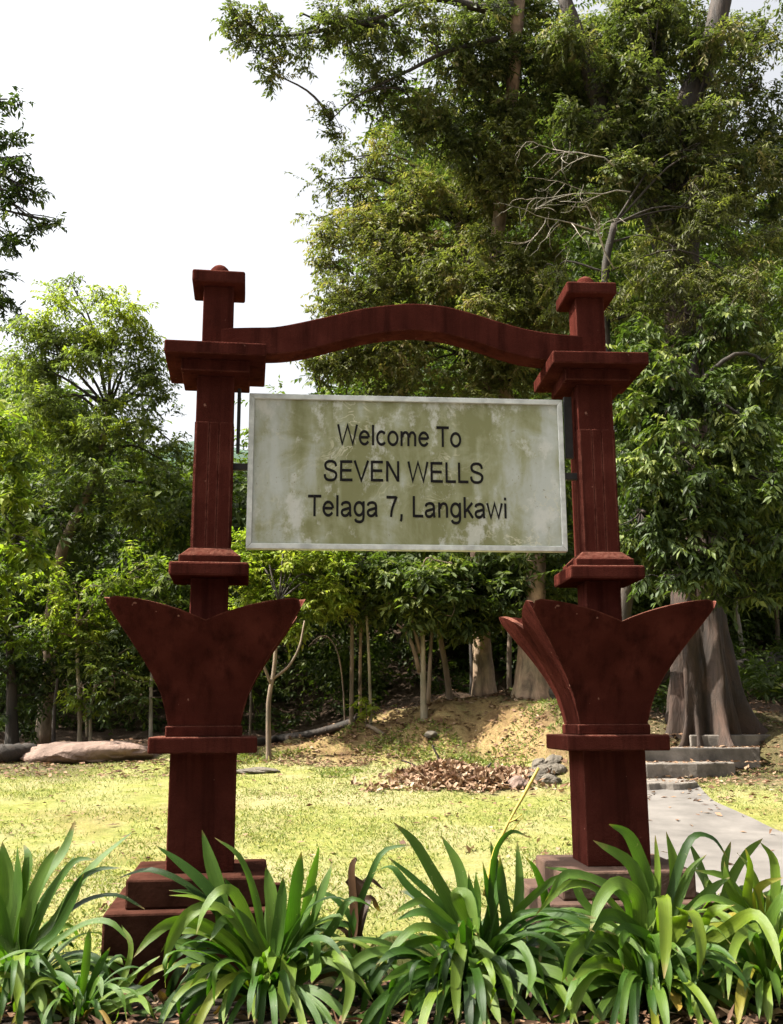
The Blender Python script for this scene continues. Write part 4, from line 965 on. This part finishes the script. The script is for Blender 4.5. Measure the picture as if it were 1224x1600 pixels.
# ------------------------------------------------------------------ strap-leaved lilies in the bed
def strap_mat(name, stops):
    m, nt, b, out = mat(name)
    a = N(nt, 'ShaderNodeAttribute', attribute_name='tint'); uv = nt.nodes.new('ShaderNodeUVMap'); uv.uv_map = 'uv'
    r = ramp(nt, stops, a.outputs['Fac'])
    sp = nt.nodes.new('ShaderNodeSeparateXYZ'); nt.links.new(uv.outputs[0], sp.inputs[0])
    vein = noise(nt, 1, 2, .5, mapping(nt, uv.outputs[0], (34, 1.2, 1)))
    blot = noise(nt, 9, 5, .6, objco(nt))
    vr = ramp(nt, [(.3, (.72, .75, .7)), (.7, (1.22, 1.2, 1.1))], vein.outputs[0])
    c = mixc(nt, 1.0, r.outputs[0], vr.outputs[0], 'MULTIPLY')
    br = ramp(nt, [(.35, (.85, .9, .8)), (.7, (1.15, 1.1, .95))], blot.outputs[0]); c = mixc(nt, 1.0, c, br.outputs[0], 'MULTIPLY')
    tip = N(nt, 'ShaderNodeMath', operation='ADD'); nt.links.new(sp.outputs[1], tip.inputs[0])
    s2 = N(nt, 'ShaderNodeMath', operation='MULTIPLY'); s2.inputs[1].default_value = .22; nt.links.new(blot.outputs[0], s2.inputs[0]); nt.links.new(s2.outputs[0], tip.inputs[1])
    tr = ramp(nt, [(1.03, (0, 0, 0)), (1.10, (.8, .8, .8))], tip.outputs[0])
    e = tr.color_ramp.elements; e[0].position = .955; e[1].position = 1.0
    mr = N(nt, 'ShaderNodeMath', operation='MULTIPLY'); mr.inputs[1].default_value = .90; nt.links.new(tip.outputs[0], mr.inputs[0]); nt.links.new(mr.outputs[0], tr.inputs[0])
    c = mixc(nt, tr.outputs[0], c, (.22, .15, .06))
    fl = ramp(nt, [(.68, (0, 0, 0)), (.72, (.55, .55, .55))], noise(nt, 55, 3, .6, objco(nt)).outputs[0]); c = mixc(nt, fl.outputs[0], c, (.2, .2, .1))
    nt.links.new(c, b.inputs['Base Color']); b.inputs['Roughness'].default_value = .46; b.inputs['Specular IOR Level'].default_value = .28
    bump(nt, b, vein.outputs[0], .3, .006)
    t = nt.nodes.new('ShaderNodeBsdfTranslucent'); nt.links.new(mixc(nt, 1.0, c, (1.5, 1.9, .5), 'MULTIPLY'), t.inputs['Color'])
    mx = nt.nodes.new('ShaderNodeMixShader'); mx.inputs[0].default_value = .33
    nt.links.new(b.outputs[0], mx.inputs[1]); nt.links.new(t.outputs[0], mx.inputs[2]); nt.links.new(mx.outputs[0], out.inputs[0]); return m
M['strap'] = strap_mat('lily_leaf', [(0, (.012, .030, .005)), (.3, (.034, .082, .010)), (.55, (.078, .135, .022)), (.8, (.135, .18, .018)), (1, (.24, .19, .03))])
M['strap_dry'] = strap_mat('lily_leaf_withered', [(0, (.03, .016, .012)), (.5, (.10, .05, .03)), (1, (.36, .25, .06))])
class Straps:
    def __init__(s): s.V = []; s.Fc = []; s.T = []; s.UV = []
    def leaf(s, ctrl, w, tint, N0=None, n=18, pointed=1.0):
        c = crv(ctrl, n); L = np.linalg.norm(np.diff(c, axis=0), axis=1); t = np.concatenate([[0], np.cumsum(L)]); t /= t[-1]
        c[:, 2] = np.maximum(c[:, 2], terr(c[:, 0], c[:, 1]) + .012)
        T = unit(np.gradient(c, axis=0))
        if N0 is None: N0 = np.array([rng.normal() * .35, -.8, .6 + rng.normal() * .2])
        S = unit(np.cross(T, N0)); 
        for i in range(1, n): S[i] = unit(S[i] * .5 + S[i - 1] * .5 * (1 if S[i] @ S[i - 1] > 0 else -1))
        Nn = unit(np.cross(S, T))
        tw = rng.normal() * .5
        an = tw * (t - .3); S = S * np.cos(an)[:, None] + Nn * np.sin(an)[:, None]; Nn = unit(np.cross(S, T))
        wd = w * (.55 + .45 * sm(0, .3, t)) * (1 - t ** 6 * .55) * np.sqrt(np.clip((1 - t) / .16, 0, 1)) ** pointed
        wd = np.maximum(wd, .0015) * (1 + .05 * np.sin(t * 17 + rng.random() * 6))
        b = len(s.V); k = np.array([-1, -.5, 0, .5, 1]); 
        fold = .30 * (1 - .5 * t)
        und = .05 * w * np.sin(t * 14 + rng.random() * 6)
        for i in range(n):
            for q in k:
                s.V.append(c[i] + S[i] * q * wd[i] * .5 + Nn[i] * (abs(q) ** 1.5 * wd[i] * .5 * fold[i] + und[i] * q)); s.UV.append(((q + 1) / 2, t[i]))
        for i in range(n - 1):
            for q in range(4):
                a = b + i * 5 + q; s.Fc.append((a, a + 1, a + 6, a + 5)); s.T.append(tint)
    def build(s, name, m, parent=None, org=None):
        V = np.array(s.V) - (0 if org is None else np.asarray(org))
        return mesh_np(name, V, np.array(s.Fc), m, parent, attr={'tint': ('FACE', np.array(s.T))}, uv=s.UV)

def lily(label, base, Yb, specs, nrand, seed, tint=.35, reg=(0, 1240), group='strap leaved lilies along the bed', dry=(), rl=(.42, .72), rw=(.026, .050), up=(40, 78), kind='lily_plant'):
    global rng
    keep = rng; rng = np.random.default_rng(seed)
    b = P(*base, Yb); b[2] = terr1(b[0], b[1]) - .01
    root = empty(kind, b); tag(root, label, 'lily plant', group)
    S = Straps(); D = Straps()
    def conv(pts, w, tn, mode):
        n = len(pts); out = []
        kd = rng.uniform(-.10, .14)
        for i, (x, y) in enumerate(pts):
            t = i / (n - 1)
            dy = {'u': kd * t, 'd': -.05 - .34 * t, 'a': -.04 - .14 * t, 'b': .05 + .2 * t, 's': -.10 * t}[mode]
            out.append(P(reg[0] + x / 2, reg[1] + y / 2, Yb + dy))
        st = b + np.array([rng.normal() * .03, rng.normal() * .03, .02])
        if np.linalg.norm(out[0] - st) > .12: out = [st, st * .45 + out[0] * .55 + np.array([0, 0, .03])] + out[:] if np.linalg.norm(out[0] - st) > .3 else [st] + out
        return out
    for sp in specs:
        pts, w, tn = sp[:3]; mode = sp[3] if len(sp) > 3 else 'u'
        n0 = None
        if mode == 'd': n0 = np.array([rng.normal() * .2, -.9, .5])
        S.leaf(conv(pts, w, tn, mode), w / 2 * Yb / F_PX * .8, np.clip(tn - (.1 if tn > .7 else 0) + rng.normal() * .04, 0, 1), n0)
    for sp in dry:
        pts, w, tn = sp[:3]; D.leaf(conv(pts, w, tn, sp[3] if len(sp) > 3 else 'u'), w / 2 * Yb / F_PX, tn)
    for i in range(nrand):
        az = rng.random() * 2 * math.pi; el = R(rng.uniform(*up)); L = rng.uniform(*rl); h = np.array([math.cos(az), math.sin(az) * .7, 0])
        p = b + h * .03 + np.array([0, 0, .0]); pts = [p]; e = el; k = rng.uniform(.9, 2.4); kink = rng.uniform(.4, 1.1) if rng.random() < .25 else 0; kq = rng.integers(2, 5)
        for q in range(6):
            p = p + (h * math.cos(e) + np.array([0, 0, math.sin(e)])) * L / 6; pts.append(p); e -= k * (q + 1) / 13 + (kink if q == kq else 0)
        S.leaf(pts, rng.uniform(*rw), np.clip(tint + rng.normal() * .24, 0, 1), np.array([-h[0] * .6 + rng.normal() * .3, -.35 - h[1] * .6, .75]))
    for i in range(nrand // 2 if nrand > 30 else 4):
        az = rng.uniform(-2.9, -.25); el = R(rng.uniform(35, 70)); L = rng.uniform(*rl) * 1.02; h = np.array([math.cos(az), math.sin(az) * .8, 0]); e = el
        p = b + h * .04; pts = [p]
        for q in range(7):
            p = p + (h * math.cos(e) + np.array([0, 0, math.sin(e)])) * L / 7; pts.append(p); e -= rng.uniform(.18, .5)
        S.leaf(pts, rng.uniform(*rw), np.clip(tint + .08 + rng.normal() * .2, 0, 1), np.array([-h[0] * .5 + rng.normal() * .25, -.6, .7]))
    for i in range(max(2, nrand // 9)):
        az = rng.random() * 2 * math.pi; h = np.array([math.cos(az), math.sin(az) * .7, 0]); L = rng.uniform(.25, .5); p = b + h * .05; e = R(rng.uniform(20, 60)); pts = [p]
        for q in range(6):
            p = p + (h * math.cos(e) + np.array([0, 0, math.sin(e)])) * L / 6; pts.append(p); e -= rng.uniform(.2, .5)
        D.leaf(pts, rng.uniform(.02, .04), rng.uniform(.2, .95), np.array([rng.normal(), -.5, rng.normal()]))
    S.build('leaves', M['strap'], root, b)
    D.build('withered_leaf', M['strap_dry'], root, b)
    rng = keep; return root

lily('tall upright lily clump at the far left of the bed', (25, 1535), 4.93, [
    ([(30, 480), (20, 300), (8, 150)], 72, .42), ([(50, 470), (60, 300), (55, 150)], 56, .45), ([(70, 450), (130, 280), (200, 180), (235, 84)], 52, .48),
    ([(80, 500), (170, 400), (280, 240), (412, 121)], 44, .5), ([(60, 480), (100, 330), (150, 215), (185, 165)], 54, .5), ([(60, 500), (130, 350), (190, 260), (245, 180)], 40, .22),
    ([(10, 530), (0, 560), (15, 590), (28, 625)], 30, .6, 'd'), ([(50, 560), (95, 570), (130, 640), (142, 695)], 46, .62, 'd'),
    ([(110, 520), (200, 445), (280, 402), (350, 405), (412, 470)], 26, .45, 'a'), ([(130, 530), (230, 300), (300, 240), (385, 232)], 24, .06),
    ([(40, 470), (80, 280), (90, 200), (75, 160)], 56, .4), ([(20, 450), (-20, 300), (-60, 200)], 60, .42), ([(90, 480), (150, 330), (230, 215), (300, 205)], 34, .3),
    ([(60, 520), (160, 450), (230, 330), (262, 250)], 36, .35), ([(30, 540), (-30, 480), (-70, 520)], 40, .5, 'd')], 34, 21, .36, rl=(.5, .85))
lily('small thin leaved lily between the far left clump and the left plinth', (122, 1578), 4.75, [
    ([(245, 660), (265, 560), (280, 420)], 30, .5), ([(230, 640), (215, 560), (165, 490)], 26, .3), ([(270, 660), (300, 560), (345, 480)], 26, .3),
    ([(260, 665), (350, 640), (420, 565), (500, 508)], 30, .52), ([(330, 700), (370, 625), (432, 560)], 32, .78), ([(300, 690), (380, 590), (410, 480), (380, 410)], 22, .6),
    ([(250, 670), (200, 600), (160, 620)], 24, .4, 'd'), ([(290, 680), (440, 620), (500, 580)], 26, .5, 'a'), ([(280, 640), (310, 580), (320, 640)], 22, .5, 'a'), ([(310, 690), (430, 640), (470, 690)], 24, .55, 'd')], 30, 22, .42, rl=(.3, .52), rw=(.018, .032))
lily('full lily clump hiding the foot of the left post', (415, 1540), 4.92, [
    ([(705, 440), (690, 320), (655, 200), (632, 114)], 56, .52), ([(760, 460), (650, 300), (560, 215), (484, 160)], 46, .25), ([(800, 460), (740, 320), (690, 303), (640, 360), (614, 440)], 44, .6, 'a'),
    ([(800, 490), (690, 360), (600, 372), (540, 450), (508, 552)], 50, .64, 'a'), ([(760, 500), (640, 410), (540, 402), (470, 450), (418, 512)], 46, .6, 'a'),
    ([(830, 500), (800, 330), (750, 200), (672, 138)], 28, .5), ([(860, 500), (850, 330), (832, 230)], 60, .5), ([(900, 500), (920, 330), (942, 180)], 56, .28), ([(930, 520), (960, 330), (1000, 155)], 44, .52),
    ([(940, 520), (1000, 330), (1045, 205)], 40, .42), ([(840, 560), (740, 410), (715, 335)], 40, .35), ([(850, 540), (790, 430), (720, 345)], 42, .5),
    ([(820, 560), (750, 575), (715, 640), (698, 722)], 46, .62, 'd'), ([(835, 560), (830, 600), (805, 655), (797, 722)], 40, .6, 'd'), ([(900, 520), (896, 600), (878, 725)], 62, .68, 'd'),
    ([(960, 500), (990, 550), (975, 592)], 46, .5, 'd'), ([(1000, 530), (1060, 515), (1095, 600), (1068, 725)], 44, .66, 'd'), ([(860, 520), (850, 510), (845, 560)], 36, .55, 'd'),
    ([(740, 420), (700, 395), (655, 462)], 42, .5, 'a'), ([(860, 500), (880, 350), (885, 260)], 50, .4), ([(830, 520), (700, 430), (600, 470), (540, 500)], 34, .4), ([(700, 540), (600, 470), (560, 480), (690, 545)], 30, .45, 'a'),
    ([(950, 540), (1040, 420), (1100, 330), (1200, 380)], 30, .35), ([(800, 520), (770, 380), (700, 260)], 46, .35), ([(880, 510), (960, 380), (990, 300), (930, 330)], 40, .45),
    ([(870, 560), (960, 460), (990, 470), (985, 560)], 38, .5, 'a'), ([(800, 540), (640, 330), (480, 240), (340, 275)], 28, .05)], 52, 23, .3, rl=(.5, .8))
lily('big dark green lily clump in the middle of the bed', (730, 1530), 4.9, [
    ([(195, 370), (130, 250), (70, 150), (6, 90)], 46, .42), ([(230, 340), (210, 230), (155, 130)], 46, .45), ([(270, 330), (264, 235)], 42, .4), ([(180, 380), (60, 260), (-10, 200)], 42, .2), ([(200, 420), (60, 300), (0, 230), (-60, 250)], 34, .2),
    ([(320, 420), (300, 300), (285, 215)], 42, .22), ([(360, 430), (345, 300), (338, 190)], 42, .28), ([(380, 430), (400, 300), (393, 150)], 38, .42), ([(300, 420), (320, 200), (370, 120), (428, 135)], 28, .3),
    ([(260, 440), (200, 320), (235, 315), (255, 370), (275, 462)], 46, .58, 'a'), ([(230, 430), (212, 500), (200, 600), (206, 720)], 48, .7, 'd'), ([(270, 490), (300, 600), (342, 725)], 50, .68, 'd'), ([(240, 465), (310, 510), (355, 570), (378, 642)], 42, .55, 'd'),
    ([(185, 470), (135, 600), (88, 725)], 40, .66, 'd'), ([(180, 540), (125, 640), (92, 700)], 34, .78, 'd'), ([(150, 430), (70, 422), (0, 492), (-40, 540)], 36, .5, 'a'), ([(160, 470), (60, 470), (-10, 515)], 34, .45, 'a'), ([(120, 530), (40, 550), (-30, 590)], 34, .5, 'd'),
    ([(95, 560), (70, 640), (38, 725)], 36, .66, 'd'), ([(330, 500), (430, 488), (535, 522)], 28, .5, 'a'), ([(340, 430), (420, 340), (520, 262), (600, 270)], 30, .4), ([(250, 450), (180, 420), (100, 370), (0, 400)], 38, .35, 'a'), ([(210, 440), (110, 340), (50, 350), (0, 380)], 32, .45, 'a'),
    ([(300, 430), (330, 270), (310, 150)], 46, .3), ([(280, 460), (250, 300), (240, 240)], 40, .25), ([(320, 470), (400, 470), (440, 560), (420, 640)], 34, .45, 'd'), ([(260, 500), (250, 600), (262, 640)], 34, .5, 'd'), ([(360, 420), (480, 370), (640, 392)], 18, .2, 'a'),
    ([(450, 540), (520, 600), (585, 725)], 36, .62, 'd')], 58, 24, .25, (612, 1240), rl=(.5, .82))
lily('bright broad leaved lily clump in front of the right post', (1010, 1540), 4.92, [
    ([(795, 280), (770, 190), (735, 125), (680, 96)], 60, .52), ([(800, 400), (755, 230), (630, 146)], 52, .4), ([(770, 330), (705, 280), (650, 340), (620, 432)], 56, .58, 'a'), ([(720, 320), (560, 250), (480, 335)], 42, .5, 'a'),
    ([(850, 440), (835, 340), (850, 335), (856, 440), (852, 578)], 56, .82, 'd'), ([(900, 400), (905, 366), (945, 380), (965, 470), (955, 578)], 56, .84, 'd'), ([(960, 430), (1000, 370), (1075, 348)], 46, .75, 'a'),
    ([(1040, 430), (1130, 376), (1185, 440), (1218, 552)], 46, .82, 'd'), ([(1150, 420), (1090, 445), (1060, 530), (1052, 645)], 38, .75, 'd'), ([(660, 440), (575, 490), (530, 592)], 56, .62, 'd'), ([(700, 530), (630, 530), (565, 585)], 38, .75, 'd'),
    ([(650, 410), (760, 470), (825, 570), (836, 672)], 22, .5, 'd'), ([(390, 390), (500, 363), (640, 388)], 20, .2, 'a'), ([(815, 420), (815, 290), (800, 225)], 52, .62), ([(875, 400), (885, 240), (858, 118)], 48, .6), ([(830, 330), (832, 230), (824, 130)], 30, .78),
    ([(910, 560), (930, 630), (936, 705)], 42, .3, 'd'), ([(760, 430), (640, 300), (540, 290), (450, 380)], 36, .6, 'a'), ([(720, 450), (600, 340), (560, 250), (480, 230)], 34, .5), ([(860, 430), (930, 250), (985, 190)], 40, .55), ([(780, 440), (700, 380), (640, 400), (600, 500)], 44, .4, 'a'),
    ([(740, 460), (560, 390), (480, 460), (460, 540)], 36, .5, 'a'), ([(870, 430), (1000, 300), (1060, 260)], 42, .5), ([(820, 480), (740, 420), (690, 440)], 42, .3, 'a'), ([(900, 480), (1000, 420), (1060, 470)], 38, .55, 'a'), ([(930, 150), (1000, 138), (1050, 200)], 34, .1)],
    56, 25, .42, (612, 1240), rl=(.5, .8), dry=[([(880, 600), (886, 640), (898, 680)], 36, .95, 'd')])
lily('lily clump with yellowing tips at the right edge of the bed', (1195, 1535), 4.98, [
    ([(1150, 350), (1120, 240), (1080, 185)], 46, .74), ([(1110, 330), (1120, 230), (1105, 170)], 40, .7), ([(1200, 330), (1195, 210), (1150, 150)], 40, .72), ([(1140, 330), (1160, 285), (1224, 262)], 36, .92), ([(1180, 350), (1185, 330), (1200, 360)], 40, .95),
    ([(1130, 400), (1060, 300), (1040, 210)], 46, .5), ([(1160, 420), (1050, 340), (980, 330), (920, 380)], 38, .5, 'a'), ([(1200, 420), (1240, 300), (1260, 180)], 44, .6), ([(1170, 430), (1220, 330), (1290, 330)], 44, .55, 'a'), ([(1100, 500), (1060, 540), (1000, 575)], 30, .3, 'd'),
    ([(1120, 540), (1080, 560), (1140, 600)], 30, .3, 'd'), ([(1150, 420), (1100, 330), (1040, 260), (950, 240)], 34, .6), ([(1180, 460), (1100, 440), (1060, 480)], 36, .3, 'a')], 54, 26, .5, (612, 1240), rl=(.5, .78))
lily('pale green lily clump further back beside the concrete path', (1130, 1440), 5.75, [
    ([(1000, 330), (960, 220), (930, 152)], 40, .6), ([(1040, 330), (1100, 200), (1160, 140)], 36, .75), ([(1060, 330), (1040, 230), (1060, 150)], 36, .72)], 54, 27, .62, (612, 1240), rl=(.45, .72))
lily('narrow leaved lily between the right post and the path', (1060, 1440), 5.5, [], 48, 28, .5, (612, 1240), rl=(.45, .7))
lily('small lily behind the middle clump beside the pale right plinth', (850, 1470), 5.25, [([(480, 330), (450, 240), (420, 200)], 32, .35)], 46, 29, .3, (612, 1240), rl=(.4, .65))
lily('half withered lily with dark brown leaves left of the middle clump', (562, 1500), 5.05, [([(1100, 420), (1150, 280), (1200, 180), (1290, 160)], 26, .3), ([(1110, 430), (1050, 330), (960, 300)], 24, .25)], 5, 30, .25,
     dry=[([(1110, 480), (1130, 330), (1090, 265), (1170, 300)], 30, .1), ([(1115, 470), (1150, 330), (1190, 370)], 34, .12), ([(1100, 470), (1060, 420), (1000, 440)], 20, .2), ([(1110, 440), (1120, 350), (1150, 270), (1200, 300)], 26, .15), ([(1120, 500), (1110, 440), (1080, 400)], 20, .25), ([(1110, 400), (1100, 240), (1115, 200), (1090, 215)], 30, .25)], rl=(.25, .4), rw=(.03, .05))
# flower stalk
S_ = MB(); c = crv([P(758, 1400, 4.95), P(775, 1330, 4.95), P(795, 1285, 4.96), P(820, 1240, 4.98), P(842, 1200, 5.0)], 20)
S_.tube(c - c[0], np.linspace(.012, .006, 20) * (1 + .3 * np.sin(np.linspace(0, 9, 20))), 7, .1)
c2 = crv([P(795, 1285, 4.96), P(806, 1280, 4.95), P(816, 1272, 4.95)], 8); S_.tube(c2 - c[0], np.linspace(.006, .002, 8), 5, 0)
c3 = crv([P(778, 1325, 4.95), P(800, 1298, 4.95), P(818, 1276, 4.95)], 8); S_.tube(c3 - c[0], np.linspace(.006, .002, 8), 5, 0)
M['stalk'] = simple('yellow_stalk', (.34, .26, .05), .5, 30, .4)
o = S_.build('flower_stalk', M['stalk'], smooth=True); o.location = c[0]; tag(o, 'dry yellow flower stalk leaning up right from the middle lily clump', 'flower stalk')
def curled(name, label, px, py, Ln, Wd, tint, rz):
    p = G(px, py); S = Straps(); a = np.array([math.cos(rz), math.sin(rz), 0])
    S.leaf([p + a * Ln * t + np.array([0, 0, .03 + .05 * (2 * t - 1) ** 2]) for t in (0, .25, .5, .75, 1)], Wd, tint, np.array([0, -.4, 1.]))
    o = S.build(name, M['strap_dry'], None, p); o.location = p; tag(o, label, 'dead leaf')
curled('dead_leaf', 'large curled tan dead leaf on the kerb at the lower right', 1118, 1588, .16, .085, .8, .1)
curled('dead_leaf', 'reddish brown curled leaf on the soil left of the left clump', 245, 1585, .13, .07, .45, .5)
curled('dead_leaf', 'twisted brown dead leaf standing below the middle clump', 820, 1580, .12, .04, .35, 1.3)
print('LEAVES', COUNT)
